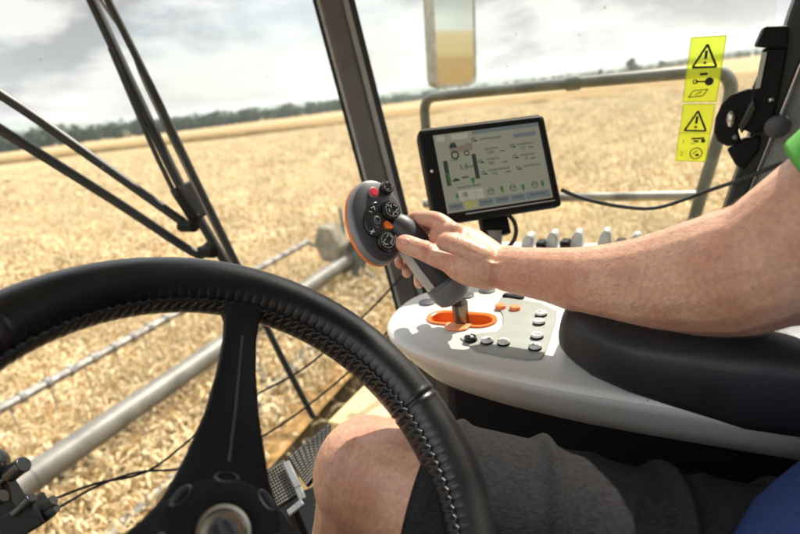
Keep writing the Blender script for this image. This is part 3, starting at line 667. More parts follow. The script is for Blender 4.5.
# handrail and the platform it stands on, outside the door
hr = thing('handrail', on_x(560, 150, 1.7)-Vector((0, 0, .6)), 'dusty grey tubular handrail outside the side window', 'handrail')
HX = 1.7
top = spline([on_x(425, 118, HX), on_x(425, 106, HX), on_x(430, 98.5, HX), on_x(441, 96, HX), on_x(500, 90, HX), on_x(573, 83, HX), on_x(690, 72.5, HX), on_x(714, 71.5, HX), on_x(726, 76, HX), on_x(731, 88, HX), on_x(728, 106, HX)], 6)
a = top[0].copy(); a.z = 2.0; b_ = on_x(690, 232, HX); b2 = b_+(b_-on_x(728, 106, HX))*1.0
MB().tube([a]+top+[b_, b2], .0165, 14).build('top_rail', M['rail'], hr)
MB().tube([on_x(424, 204, HX), on_x(560, 197.5, HX), on_x(702, 195.5, HX)], .014, 12).build('lower_rail', M['steel_dull'], hr)
c = on_x(573, 83, HX); MB().tube([c+Vector((0, .02, 0)), c-Vector((0, .02, 0))], .021, 14).build('rail_clamp', M['rail'], hr, bevel=.002)
pf = thing('access_platform', (1.5, .3, 1.9), 'pale yellow access platform below the handrail outside the cab door', 'platform')
MB().box((1.5, .235, 1.97), (.66, 1.5, .05)).build('deck', M['yellow_paint'], pf, bevel=.006)
MB().box((1.20, .1, 1.6), (.06, 1.3, .70)).build('support', M['yellow_paint'], pf, bevel=.006)

# outside mirror
mc = at(454, 22, 2.2); mn = Vector((-.41, -.91, -.07)).normalized(); mx_ = Vector((0, 0, 1)).cross(mn).normalized(); my = mn.cross(mx_)
if mx_.dot(CR) < 0: mx_ = -mx_
mr = thing('side_mirror', mc, 'tall pale framed outside mirror reflecting sky and field', 'mirror')
def rrect(c, hw, hh, r_, off=0, n=5):
    o = []
    for sx, sy, a0 in ((1, 1, 0), (-1, 1, 90), (-1, -1, 180), (1, -1, 270)):
        for k in range(n+1):
            t = R(a0+90*k/n); o.append(c+mx_*(sx*(hw-r_)+r_*math.cos(t))+my*(sy*(hh-r_)+r_*math.sin(t))+mn*off)
    return o
MB().loft([rrect(mc, .095, .225, .03, -.075), rrect(mc, .120, .252, .04, -.05), rrect(mc, .126, .256, .04, -.005), rrect(mc, .123, .253, .04, .006), rrect(mc, .112, .243, .034, .0062), rrect(mc, .110, .241, .034, .001)]).build('housing', M['mirror_shell'], mr)
MB().loft([rrect(mc, .1095, .2405, .033, .0012), rrect(mc, .1095, .2405, .033, .003)]).build('mirror_glass', M['mirror'], mr, angle=20)
MB().tube(spline([mc-mn*.07+my*.1, mc-mn*.09+my*.32, Vector((1.7, .85, 3.72)), Vector((1.15, .8, 3.78))], 6), .016, 10).build('bracket', M['frame_black'], mr)

# ------------------------------------------------------------------ windscreen wiper
wp = thing('windscreen_wiper', on_screen(212, 240, .06), 'black windscreen wiper with twin links standing outside the glass', 'wiper')
def ws(pts, off): return [on_screen(a, b_, off) for a, b_ in pts]
def flatbar(pts, w_, t_, off, m, name, parent=wp):
    P_ = spline(ws(pts, off), 5); mbx = MB(); mbx.tube(P_, [w_]*len(P_), 8, flat=t_/w_, up=(0, 1, .1)); return mbx.build(name, m, parent, angle=50)
flatbar([(40, -110), (84, -16), (92, 0), (135, 92), (180, 185), (212, 240), (236, 280)], .0125, .009, .075, M['frame_black'], 'wiper_arm')
bl = flatbar([(30, -155), (103, -10), (150, 84), (196, 180), (237, 264), (274, 342), (313, 417)], .0075, .008, .045, M['rubber'], 'wiper_blade')
flatbar([(44, -105), (96, -8), (128, 40), (145, 84), (196, 190), (232, 262), (268, 332), (298, 392)], .0035, .004, .06, M['steel_dull'], 'blade_spring', bl)
flatbar([(110, 48), (150, 142), (176, 196)], .005, .005, .055, M['frame_black'], 'blade_bow', bl)
flatbar([(-330, -112), (-160, -2), (0, 94), (90, 156), (190, 227)], .0105, .008, .085, M['frame_black'], 'link_arm')
flatbar([(-330, -80), (-160, 30), (0, 129), (115, 201), (193, 252), (204, 250), (214, 240)], .0105, .008, .085, M['frame_black'], 'link_arm')
g0, g1 = ws([(-330, -112), (-330, -80)], .085); MB().bar(g0+Vector((0, 0, .03)), g1-Vector((0, 0, .03)), .05, .05, (0, 1, 0)).build('wiper_motor', M['black'], wp, bevel=.006)
MB().bar((g0+g1)/2, Vector(((g0.x+g1.x)/2, (g0.y+g1.y)/2+.03, 3.77)), .03, .02, (0, 1, 0)).build('motor_bracket', M['black'], wp, bevel=.003)
a, b_, c = ws([(176, 188), (201, 214), (190, 202)], .085)
d = (ws([(205, 226)], .085)[0]-ws([(176, 180)], .085)[0]).normalized()
MB().bar(c-d*.042, c+d*.042, .042, .03, (0, 1, 0)).build('clip_block', M['black'], wp, bevel=.004)
for px in ((188, 226), (207, 252)):
    c = on_screen(*px, .075); MB().tube([c+Vector((0, -.022, 0)), c+Vector((0, .022, 0))], .014, 12).build('pivot', M['black'], wp, bevel=.002)

# thin cables across the lower windscreen
def cable(name, pts, r_, label, group=None, m='rubber'):
    P_ = spline(pts, 8); o = MB().tube(P_, r_, 8).build(name, M[m]); return tag(o, label, 'cable', group)
cable('cable', ws([(22, 512), (52, 500), (95, 484), (150, 470), (205, 428), (258, 394), (300, 371), (336, 342), (372, 308), (402, 276)], -.03), .0026, 'upper of two thin black cables crossing low in front of the windscreen', 'thin cables low on the windscreen')
cable('cable', ws([(26, 524), (58, 508), (100, 485), (140, 472), (190, 467), (256, 440), (310, 404), (360, 361), (410, 306)], -.03), .0026, 'lower of two thin black cables, passing over the wiper tip', 'thin cables low on the windscreen')
cable('cable', [at(562, 190, .93), at(585, 199, .95), at(625, 207, .98), at(660, 207, 1.0), at(710, 190, .97), at(740, 180, .90), at(770, 168, .84), at(802, 156, .80), at(850, 130, .76)], .0036, 'black cable sagging from the monitor to the rear window pillar')

# black clamp at the lower left edge
cl = thing('clamp_bracket', at(10, 540, .82), 'black bolted clamp bracket in the lower left corner', 'bracket')
D = .80
rot = Matrix((CR, CU, -CF)).transposed() @ Matrix.Rotation(R(32), 3, 'Z')
MB().box(at(26, 518, D), (.062, .042, .035), rot).build('clamp_body', M['black'], cl, bevel=.003)
MB().box(at(2, 505, D+.01), (.055, .06, .03), rot).build('clamp_plate', M['black'], cl, bevel=.003)
MB().tube([at(-6, 488, D), at(10, 474, D)], .0065, 12).build('bolt_shaft', M['black_gloss'], cl)
MB().tube([at(9, 475, D), at(24, 464, D-.005)], .0125, 16).build('bolt_head', M['black_gloss'], cl, bevel=.002)
MB().tube([at(14, 514, D-.02), at(26, 503, D-.02)], .0055, 12).build('bolt_shaft', M['black_gloss'], cl)
MB().tube([at(24, 505, D-.02), at(32, 497, D-.02)], .009, 14).build('bolt_head', M['black_gloss'], cl, bevel=.002)
MB().tube([at(-4, 500, D-.03), at(4, 496, D-.03)], .010, 14).build('bolt_head', M['black_gloss'], cl, bevel=.002)
MB().ball(at(-10, 466, D), .026).build('ball_joint', M['black_gloss'], cl)
MB().tube([at(36, 512, D), at(54, 500, D)], .0075, 10).build('cable_boot', M['rubber'], cl)
MB().tube([at(40, 517, D), at(57, 508, D)], .0065, 10).build('cable_boot', M['rubber'], cl)
MB().tube(spline([at(10, 530, D), at(-20, 580, D), at(-10, 680, D), Vector((.2, .66, 2.12))], 6), .014, 12).build('stalk', M['black'], cl)

# ------------------------------------------------------------------ steering wheel
WN = Vector((-.0651, -.6897, .7212)).normalized(); WC = Vector((.1845, .2525, 2.70)); RW = .2
wx = WN.cross(Vector((0, 0, 1))).normalized(); wx = -wx if wx.x < 0 else wx; wy = WN.cross(wx); wy = -wy if wy.z < 0 else wy
def wpt(a, r_, h_=0): return WC+(wx*math.cos(a)+wy*math.sin(a))*r_+WN*h_
sw = thing('steering_wheel', WC-WN*.05, 'black leather steering wheel with stitched rim filling the lower left', 'steering wheel')
NR, NT = 600, 22; rings = []
SEAM = None
def plane_angle(px, py):
    v = ray(px, py); t = (WC-CAM).dot(WN)/v.dot(WN); q = CAM+v*t-WC; return math.atan2(q.dot(wy), q.dot(wx)), q.length
aS, _ = plane_angle(242, 322); aSeam, _ = plane_angle(418, 402)
seams = [aSeam, 2*aS-aSeam]
for i in range(NR*2):
    a = math.pi*i/NR; rr = .0228
    for s_ in seams:
        dd = abs((a-s_+math.pi) % (2*math.pi)-math.pi)*RW
        rr *= 1-.045*math.exp(-(dd/.0011)**2)+.018*math.exp(-((dd-.004)/.002)**2)
    c = wpt(a, RW); rad = (c-WC).normalized(); ring = []
    for k in range(NT):
        t = 2*math.pi*k/NT; x_, y_ = math.cos(t), math.sin(t); q = 1.0
        if x_ < -.75: q = .97-.035*max(0, math.sin(a*150))**2*min(1, (-.75-x_)*6+.4)    # the sewn inner edge is a little drawn in
        ring.append(c+rad*(x_*rr*1.03*q)+WN*(y_*rr*1.06))
    rings.append(ring)
rings.append(rings[0]); MB().loft(rings, cap=False).build('rim', M['leather'], sw, angle=180)
st = MB(); nst = 150
for i in range(nst):                                                       # zigzag thread along the inner edge
    a = 2*math.pi*i/nst; b2_ = a+2*math.pi*.62/nst; up_ = .0052
    for s_ in (1, -1):
        A_ = wpt(a+ (0 if s_ > 0 else .31*2*math.pi/nst*2), RW-.0222, up_*s_ + .005); B_ = wpt(a+.31*2*math.pi/nst, RW-.0240, .005)
        st.tube([A_, B_], .0008, 5)
st.build('stitching', M['stitch'], sw)
wl = MB(); rings = []
for i in range(1500):                                                      # puckered leather fold beside the thread
    a = 2*math.pi*i/1500; pk = .0008*math.sin(a*150); c = wpt(a, RW-.0222+pk*.6, .0092+pk); rad = (c-WC).normalized()
    rings.append([c+rad*(.0019*math.cos(2*math.pi*k/8))+WN*(.0019*math.sin(2*math.pi*k/8)) for k in range(8)])
rings.append(rings[0]); wl.loft(rings, cap=False).build('rim_fold', M['leather'], sw, angle=180)
def spoke(a0, lab=None):
    e = wx*math.cos(a0)+wy*math.sin(a0); s = WN.cross(e); rings = []
    for r_, hw, ht, dn in ((.018, .043, .010, -.024), (.038, .034, .010, -.021), (.055, .0285, .0095, -.016), (.085, .0205, .009, -.010), (.120, .0155, .0085, -.007), (.150, .0135, .0085, -.004), (.168, .0145, .0095, -.002), (.178, .0185, .0115, 0), (.186, .026, .013, 0), (.194, .030, .012, 0)):
        c = WC+e*r_+WN*dn; ring = []
        for k in range(24):
            t = 2*math.pi*k/24; cx_, cy_ = math.cos(t), math.sin(t); px_ = math.copysign(abs(cx_)**.55, cx_); py_ = math.copysign(abs(cy_)**.6, cy_)
            ring.append(c+s*(hw*px_)+WN*(ht*py_))
        rings.append(ring)
    so = MB().loft(rings).build('spoke', M['black'], sw, angle=60)
    q = MB(); P1 = [WC+e*r_+WN*(dn+ht-.0002) for r_, ht, dn in ((.048, .0098, -.0183), (.055, .0095, -.016), (.085, .009, -.010), (.120, .0085, -.007), (.150, .0085, -.004))]
    q.tube(P1, .0013, 6, flat=1).build('spoke_seam', M['dark_grey'], so)
for k in range(3): spoke(aS+2*math.pi*k/3)
hubn = 96; rings = []
for r_, h_ in ((.044, -.050), (.046, -.026), (.0445, -.018), (.041, -.013), (.037, -.0112), (.024, -.0108), (.021, -.012)):
    rings.append([wpt(2*math.pi*k/hubn, r_*(1-(.045*max(0, math.cos(7*(2*math.pi*k/hubn-aS)))**6 if .037 < r_ else 0)), h_) for k in range(hubn)])
hb = MB().loft(rings).build('hub', M['black'], sw, angle=40)
for k in range(7):                                                         # lens-shaped grey inlays round the hub
    a = aS+2*math.pi*k/7; q = MB(); c = wpt(a, .0375, -.0128); e = wx*math.cos(a)+wy*math.sin(a); s = WN.cross(e)
    q.loft([[c+s*(.0095*f_*math.cos(2*math.pi*j/20))+e*(.0042*f_*math.sin(2*math.pi*j/20))+WN*hh for j in range(20)] for f_, hh in ((1, 0), (.96, .0022), (.75, .003), (.7, .0012), (.1, .0006))]).build('hub_inlay', M['dark_grey'], hb)
bd = MB().lathe(WC, WN, [(.0185, -.013), (.0188, -.0095), (.0178, -.0072), (.0150, -.0070), (.0142, -.0092), (.0100, -.0098), (.001, -.0096)], 48).build('hub_badge', M['steel'], hb)
q = MB(); q.lathe(WC, WN, [(.0095, -.010), (.0092, -.0078), (.0070, -.0075), (.0065, -.0092)], 32); q.bar(wpt(aS+.5, .0105, -.0082), wpt(aS+.5+math.pi, .0105, -.0082), .004, .003, WN)
q.build('badge_emblem', M['dark_grey'], bd, bevel=.0004)
MB().tube([WC-WN*.03, WC-WN*.16, WC-WN*.34], [.045, .05, .06], 28).build('column', M['black'], sw)
MB().tube([WC-WN*.33, Vector((.20, .60, 2.06))], [.058, .10], 28).build('column_boot', M['rubber'], sw)

M['stud'] = mat('worn_stud', (.15, .14, .115), .5, var=.4, scale=12)
# ------------------------------------------------------------------ pedals
def pedal(quad, deps, label, lever_px):
    q = [at(a, b_, d_) for (a, b_), d_ in zip(quad, deps)]                 # TL TR BR BL
    c = sum(q, Vector())/4; nrm = (q[1]-q[3]).cross(q[0]-q[2]).normalized(); nrm = nrm if nrm.dot(CF) < 0 else -nrm
    t = thing('brake_pedal', c-Vector((0, 0, .18)), label, 'pedal', 'ribbed brake pedals')
    pl = MB().prism([v-nrm*.012 for v in q], nrm*.012).build('pedal_plate', M['rubber'], t, bevel=.004)
    g = MB(); nu, nv = 9, 13
    for i in range(nu):
        for j in range(nv):
            u, v = (i+.5)/nu, (j+.5)/nv; p_ = (q[0]*(1-u)+q[1]*u)*(1-v)+(q[3]*(1-u)+q[2]*u)*v
            du = ((q[1]-q[0])/nu*.30); dv = ((q[3]-q[0])/nv*.30)
            if v < .05: continue
            g.add([p_-du-dv+nrm*.0002, p_+du-dv+nrm*.0002, p_+du+dv+nrm*.0002, p_-du+dv+nrm*.0002, p_-du*.8-dv*.8+nrm*.003, p_+du*.8-dv*.8+nrm*.003, p_+du*.8+dv*.8+nrm*.003, p_-du*.8+dv*.8+nrm*.003], [(4, 5, 6, 7), (0, 1, 5, 4), (1, 2, 6, 5), (2, 3, 7, 6), (3, 0, 4, 7)])
    g.build('grip_studs', M['stud'], pl, smooth=False)
    b0 = (q[2]+q[3])/2; P_ = [at(a, b_, d_) for a, b_, d_ in lever_px]
    mbx = MB()
    for i in range(len(P_)-1): mbx.bar(P_[i], P_[i+1], .013, .006, nrm)
    mbx.build('pedal_lever', M['mid_grey'], t, bevel=.002)
    MB().tube([b0-nrm*.015, Vector((b0.x+.02, b0.y-.02, 2.08))], .012, 10).build('pedal_arm', M['frame_black'], t)
    return t
pedal([(260, 473), (284, 458), (299, 494), (277, 508)], (1.0, 1.02, .97, .95), 'brake pedal nearest the steering column with pale studs', [(286, 462, 1.0), (298, 488, .965), (303, 500, .95)])
pedal([(287, 456), (331, 421), (327, 462), (307, 486)], (1.02, 1.07, 1.0, .96), 'brake pedal next to the bare knee with pale studs', [(303, 502, .94), (288, 514, .93)])

# ------------------------------------------------------------------ monitor
def quad_frame(px, deps):
    q = [at(a, b_, d_) for (a, b_), d_ in zip(px, deps)]; c = sum(q, Vector())/4
    ax = ((q[1]-q[0])+(q[2]-q[3])).normalized(); ay = (q[0]-q[3])+(q[1]-q[2]); ay = (ay-ax*ay.dot(ax)).normalized(); n_ = ax.cross(ay)
    return c, ax, ay, n_, q
mcn, ax, ay, mnr, q = quad_frame([(417, 132), (543, 114.5), (562, 207), (436, 225)], (.885, .925, .915, .875))
W_ = ((q[1]-q[0]).length+(q[2]-q[3]).length)/2; H_ = ((q[0]-q[3]).length+(q[1]-q[2]).length)/2
mon = thing('monitor', mcn-ay*H_*.5, 'dark framed cab monitor showing a grey green machine display', 'monitor')
def mp_(u, v, l=0): return mcn+ax*((u-.5)*W_)+ay*((.5-v)*H_)+mnr*l
def mring(x0, x1, y0, y1, r_, l, bow=0, n=6):
    o = []; hw = (x1-x0)/2; hh = (y1-y0)/2; c = mp_(.5, .5)+ax*((x0+x1)/2)+ay*((y0+y1)/2)
    for sx, sy, a0 in ((1, 1, 0), (-1, 1, 90), (-1, -1, 180), (1, -1, 270)):
        for k in range(n+1):
            t = R(a0+90*k/n); xx = sx*(hw-r_)+r_*math.cos(t); yy = sy*(hh-r_)+r_*math.sin(t)
            o.append(c+ax*xx+ay*(yy+(bow*(1-(xx/hw)**2) if yy > 0 else 0))+mnr*l)
    return o
w2, h2 = W_/2, H_/2; bw = .004
sx0, sx1, sy0, sy1 = -w2+.024, w2-.013, -h2+.017, h2-.011
MB().loft([mring(-w2+.02, w2-.02, -h2+.015, h2-.015, .008, -.040, bw), mring(-w2+.002, w2-.002, -h2+.002, h2-.002, .008, -.026, bw), mring(-w2, w2, -h2, h2, .008, -.012, bw), mring(-w2, w2, -h2, h2, .007, .000, bw), mring(-w2+.003, w2-.003, -h2+.003, h2-.003, .006, .003, bw),
           mring(sx0-.003, sx1+.003, sy0-.003, sy1+.003, .003, .003), mring(sx0, sx1, sy0, sy1, .002, -.001)]).build('case', M['black'], mon, angle=40)
MB().loft([mring(-w2+.006, w2-.008, h2-.0015, h2+.0018, .001, -.010, bw), mring(-w2+.006, w2-.008, h2-.0015, h2+.0020, .001, .001, bw)]).build('top_strip', M['seal'], mon)
MB().bar(mp_(.5, .5, .0036)+ax*(sx0+.03)-ay*(h2-.0115), mp_(.5, .5, .0036)+ax*(sx1+.001)-ay*(h2-.0115), .0016, .0012, mnr).build('bottom_strip', M['seal'], mon)
MB().ball(mp_(.045, .44, .003), .0024).build('indicator', M['white'], mon)
scr = MB().add([mcn+ax*a+ay*b_+mnr*.0008 for a, b_ in ((sx0, sy0), (sx1, sy0), (sx1, sy1), (sx0, sy1))], [(0, 1, 2, 3)]).build('screen', screen_mat('lit_screen', (.36, .36, .27), .24), mon, smooth=False)
SWd, SHt = sx1-sx0, sy1-sy0
def sp(u, v, l=0): return mcn+ax*(sx0+u*SWd)+ay*(sy1-v*SHt)+mnr*(.0012+l)
def rect(g, u0, v0, u1, v1, l=0): g.add([sp(u0, v1, l), sp(u1, v1, l), sp(u1, v0, l), sp(u0, v0, l)], [(0, 1, 2, 3)])
def sdisc(g, u, v, r_, ring=0, n=18, l=0):
    k_ = SWd/SHt; o1 = [sp(u+r_*math.cos(2*math.pi*k/n), v+r_*k_*math.sin(2*math.pi*k/n), l) for k in range(n)]
    if not ring: g.add(o1, [tuple(range(n))])
    else: g.add(o1+[sp(u+(r_-ring)*math.cos(2*math.pi*k/n), v+(r_-ring)*k_*math.sin(2*math.pi*k/n), l) for k in range(n)], [(k, (k+1) % n, n+(k+1) % n, n+k) for k in range(n)])
E1 = screen_mat('screen_grey', (.13, .145, .13), .24); E2 = screen_mat('screen_dark', (.045, .06, .05), .24); E3 = screen_mat('screen_green', (.06, .20, .05), .24); E4 = screen_mat('screen_pale', (.50, .50, .40), .24); E5 = screen_mat('screen_bluegrey', (.20, .23, .24), .24); E6 = screen_mat('screen_olive', (.46, .44, .16), .24); E7 = screen_mat('screen_tan', (.27, .23, .18), .24)
g = MB(); rect(g, .36, .0, 1, .05); rect(g, .74, .11, .96, .165); 
for u0, u1 in ((.30, .44), (.45, .59), (.60, .74), (.75, .98), (.02, .15)): rect(g, u0, .885, u1, .975)
g.build('display_bars', E5, scr, smooth=False)
g = MB(); rect(g, .13, .74, .36, .87); rect(g, .02, .02, .10, .09); rect(g, .16, .02, .32, .09); g.build('display_fields', E4, scr, smooth=False)
g = MB(); rect(g, .165, .885, .285, .975); g.build('display_tab', E6, scr, smooth=False)
g = MB()                                                                    # small grey labels, too fine to read
for u, v, wd in ((.42, .115, .20), (.445, .25, .13), (.445, .385, .12), (.445, .525, .20), (.76, .245, .16), (.77, .39, .14), (.77, .535, .17), (.12, .335, .06), (.13, .69, .22)):
    k = 0; x_ = u
    while x_ < u+wd: 
        ln = .012+.016*((k*7) % 5)/4; rect(g, x_, v, min(x_+ln, u+wd), v+.020); x_ += ln+.006; k += 1
for u, v in ((.585, .30), (.585, .445), (.60, .575), (.86, .30), (.86, .445), (.27, .445), (.26, .60)): rect(g, u, v, u+.05, v+.018)
for u in (.205, .28): rect(g, u, .74, u+.003, .87)
rect(g, .13, .803, .36, .806)
for u in (.43, .64, .85): sdisc(g, u, .80, .032, .009); rect(g, u-.03, .785, u+.03, .80)
sdisc(g, .185, .80, .028); 
for u0, u1 in ((.32, .42), (.47, .57), (.62, .72), (.79, .94), (.04, .13)): rect(g, u0, .915, u1, .935, .0002)
g.build('display_labels', E1, scr, smooth=False)
g = MB()                                                                    # values and pictograms
for body, u, v, sz in (('5.8', .185, .475, .0125), ('1230', .45, .325, .0075), ('980', .455, .465, .0075), ('764', .46, .605, .0075), ('0.0', .79, .32, .0065), ('24', .80, .465, .0065)):
    merge(g, text_mesh(body, sz, sp(u, v, .0003), ax, ay))
for u, v in ((.36, .12), (.385, .405), (.395, .555), (.71, .26), (.715, .405), (.725, .555)): sdisc(g, u, v, .018, .007); rect(g, u+.01, v+.01, u+.035, v+.028)
rect(g, .045, .34, .085, .66); rect(g, .315, .30, .355, .62)
g.add([sp(u, v, .0002) for u, v in ((.10, .60), (.135, .57), (.17, .60), (.17, .615), (.10, .615))], [(0, 1, 2, 3, 4)]); rect(g, .19, .57, .25, .59)
g.add([sp(u, v, .0004) for u, v in ((.125, .17), (.145, .125), (.185, .125), (.20, .19), (.13, .19))], [(0, 1, 2, 3, 4)])
sdisc(g, .165, .285, .038, .014, l=.0006); sdisc(g, .275, .28, .026, .010, l=.0006)
g.build('display_values', E2, scr, smooth=False)
g = MB(); g.add([sp(u, v, .0002) for u, v in ((.12, .19), (.20, .185), (.30, .15), (.345, .155), (.335, .25), (.13, .26))], [(0, 1, 2, 3, 4, 5)]); g.build('display_machine', E7, scr, smooth=False)
g = MB()
for u, v in ((.285, .60), (.535, .76), (.735, .775), (.925, .765)): g.add([sp(u-.014, v, .0003), sp(u+.014, v, .0003), sp(u+.014, v+.05, .0003), sp(u, v+.09, .0003), sp(u-.014, v+.05, .0003)], [(0, 1, 2, 3, 4)])
rect(g, .06, .50, .08, .64, .0003); rect(g, .105, .77, .125, .83); g.build('display_arrows', E3, scr, smooth=False)
def absorb(par):                                                             # the display's pattern belongs to the screen's own mesh
    bm = bmesh.new(); bm.from_mesh(par.data); mats = []
    for ch in [o for o in COL.objects if o.parent is par]:
        k = len(bm.faces); bm.from_mesh(ch.data); bm.faces.ensure_lookup_table(); mats.append(ch.data.materials[0])
        for f_ in bm.faces[k:]: f_.material_index = len(mats)
        bpy.data.objects.remove(ch)
    bm.to_mesh(par.data); bm.free()
    for m_ in mats: par.data.materials.append(m_)
absorb(scr)
# stand of the monitor
sb = MB().bar(mp_(.52, .62, -.05), mp_(.52, 1.18, -.045), .05, .02, mnr).build('bracket', M['black'], mon, bevel=.003)
MB().tube([mp_(.50, 1.10, -.045), mp_(.46, 1.45, -.06), Vector((.93, .33, 2.60))], [.017, .017, .024], 14).build('post', M['mid_grey'], mon)
MB().tube(spline([mp_(.60, .9, -.04), mp_(.64, 1.08, -.02), mp_(.63, 1.25, -.03), mp_(.52, 1.40, -.05)], 8), .0035, 8).build('lead', M['rubber'], mon)

# ------------------------------------------------------------------ side console along the window with its row of levers
sc = thing('side_console', (.99, .05, 2.1), 'pale console under the side window with a row of short levers', 'console')
MB().prism([(.90, -.35, 2.15), (1.085, -.35, 2.15), (1.085, .40, 2.15), (.90, .40, 2.15)], (0, 0, .43)).build('body', M['dark_grey'], sc, bevel=.02)
MB().prism([(.885, -.36, 2.58), (1.088, -.36, 2.58), (1.088, .36, 2.58), (1.02, .415, 2.58), (.885, .415, 2.58)], (0, 0, .055)).build('top_panel', M['console'], sc, bevel=.015, seg=4)
for px, big, m in ((529, 1.0, 'light_grey'), (543, .6, 'black'), (553, 1.2, 'light_grey'), (567, .7, 'black'), (578, 1.25, 'light_grey'), (606, 1.35, 'light_grey'), (622, .75, 'black'), (636, 1.05, 'light_grey'), (664, .9, 'light_grey')):
    p_ = on_z(px, 246, 2.636); p_.x = 1.03; p_.z = 2.634; h_ = .028*big; ww = .013 if m != 'black' else .010
    if m == 'black': MB().box(p_+Vector((0, 0, h_*.5)), (.03, .016, h_)).build('lever', M[m], sc, bevel=.002)
    else: MB().prism([p_+Vector((0, a*ww, b_*h_)) for a, b_ in ((1.0, 0), (1.0, .35), (.55, .8), (.1, 1.0), (-.5, 1.0), (-.8, .8), (-.8, 0))], (.034, 0, 0)).build('lever', M[m], sc, bevel=.0025)

# ------------------------------------------------------------------ armrest console
ac = thing('armrest_console', (.62, .0, 2.1), 'pale control console with black padded armrest under the bare forearm', 'console')
ZC = 2.645
base_out = [(.50, -.62), (.50, -.35), (.498, -.1), (.500, .06), (.508, .15), (.520, .22), (.542, .295), (.572, .345), (.612, .374), (.665, .386), (.722, .380), (.762, .35), (.782, .29), (.788, .18), (.788, -.1), (.788, -.62)]
outl = [(p.x, p.y) for p in spline([(a, b_, 0) for a, b_ in base_out], 5)]
cxm, cym = .645, -.05
def cring(z_, inset, left=0):
    o = []
    for i, (a, b_) in enumerate(outl):
        p0 = outl[max(0, i-1)]; p1 = outl[min(len(outl)-1, i+1)]; t = Vector((p1[0]-p0[0], p1[1]-p0[1], 0)).normalized(); nr = Vector((t.y, -t.x, 0))
        k_ = 1 if a < .70 else max(0, 1-(a-.70)/.07)
        o.append(Vector((a, b_, z_))+nr*(inset+left*k_*(1 if b_ > -.6 else 1)))
    return o
cb_ = MB().loft([cring(2.566, .004, .058), cring(2.572, 0, .050), cring(2.60, 0, .026), cring(2.625, 0, .008), cring(2.634, .000, .002), cring(2.640, .0015, 0), cring(2.6437, .0045, 0), cring(ZC, .010, 0)])
body = cb_.build('body', M['console'], ac, angle=45)
# the slot is cut right through the top of the body
sA, sB = on_z(443, 318, ZC), on_z(480, 321, ZC)
sd_ = (sB-sA).normalized(); sn = Vector((-sd_.y, sd_.x, 0)); 
if sn.x > 0: sn = -sn                                                       # towards the viewer
def stadium(r_, z_, n=10, tab=0):
    o = []
    for c_, a0 in ((sB, -90), (sA, 90)):
        for k in range(n+1):
            t = R(a0+180*k/n); o.append(Vector((c_.x, c_.y, z_))+sd_*(r_*math.cos(t))+sn*(r_*math.sin(t)))
    return o
def cut(o, cutter):
    co = cutter.build('slot_cutter', None, smooth=False); md = o.modifiers.new('cut', 'BOOLEAN'); md.object = co; md.operation = 'DIFFERENCE'; md.solver = 'EXACT'
    dg = bpy.context.evaluated_depsgraph_get(); me = bpy.data.meshes.new_from_object(o.evaluated_get(dg)); old = o.data; o.modifiers.remove(md); o.data = me
    bpy.data.objects.remove(co); me.name = old.name
    for p in me.polygons: p.use_smooth = True
    me.set_sharp_from_angle(angle=R(40))
SR = .0185
cut(body, MB().loft([stadium(SR, 2.612), stadium(SR, 2.70)]))
slot = MB().loft([stadium(SR+.0055, ZC+.0005), stadium(SR+.005, ZC+.0026), stadium(SR+.001, ZC+.0026), stadium(SR-.0012, ZC+.001), stadium(SR-.002, 2.632), stadium(SR-.003, 2.615)], cap=False)
slot.build('gate_slot', M['orange'], body, angle=50)
MB().loft([stadium(SR-.0005, 2.6145), stadium(SR-.0005, 2.616)]).build('slot_floor', M['orange'], body)
sM = (sA+sB)/2 + sd_*.006
MB().prism([sM+sd_*a+sn*b_+Vector((0, 0, .0006)) for a, b_ in ((-.020, SR-.001), (.016, SR-.001), (.014, SR+.015), (.006, SR+.021), (-.012, SR+.021), (-.019, SR+.014))], (0, 0, .0026)).build('slot_notch', M['orange_pale'], body, bevel=.0008)
# grey button panel
pp = [on_z(a, b_, ZC) for a, b_ in ((460, 339), (476, 352), (505, 358), (528, 361), (541, 360), (546, 352), (556, 322), (557, 312), (540, 304), (512, 299), (500, 299), (497, 306), (503, 316), (503, 326), (497, 333), (480, 334))]
MB().prism([p+Vector((0, 0, .0004)) for p in pp], (0, 0, .0016)).build('button_panel', M['panel'], ac, bevel=.0006)
def button(px, py, r_, h_, m, cap, name='button', dots=False):
    p_ = on_z(px, py, ZC+.004); p_.z = ZC+.0018
    o = MB().lathe(p_, (0, 0, 1), [(r_*1.0, 0), (r_*1.0, h_*.34), (r_*.95, h_*.46)], 24).build(name, M[m], ac)
    MB().lathe(p_, (0, 0, 1), [(r_*.94, h_*.40), (r_*.92, h_*.90), (r_*.78, h_*1.05), (r_*.3, h_*1.0), (.0005, h_*.99)], 24).build('cap', M[cap], o)
    if dots:
        g = MB(); rb = random.Random(int(px))
        for k in range(5):
            a = rb.uniform(0, 6.28); q_ = rb.uniform(.2, .6)*r_; c = p_+Vector((math.cos(a)*q_, math.sin(a)*q_, h_*1.045)); d = Vector((math.cos(a*3), math.sin(a*3), 0))*r_*.28
            g.bar(c-d, c+d, r_*.10, .0004, (0, 0, 1))
        g.build('cap_symbol', M['white' if cap == 'black_gloss' else 'mid_grey'], o, smooth=False)
button(470.5, 339, .0085, .0062, 'black', 'black_gloss', dots=True)
for a, b_ in ((487, 341), (503.5, 342.5), (541, 314), (539, 322), (537, 336), (535, 347)): button(a, b_, .0080, .0056, 'black', 'cap', dots=True)
for a, b_ in ((500.5, 306.5), (515, 308)): button(a, b_, .0080, .0055, 'orange', 'orange_pale')
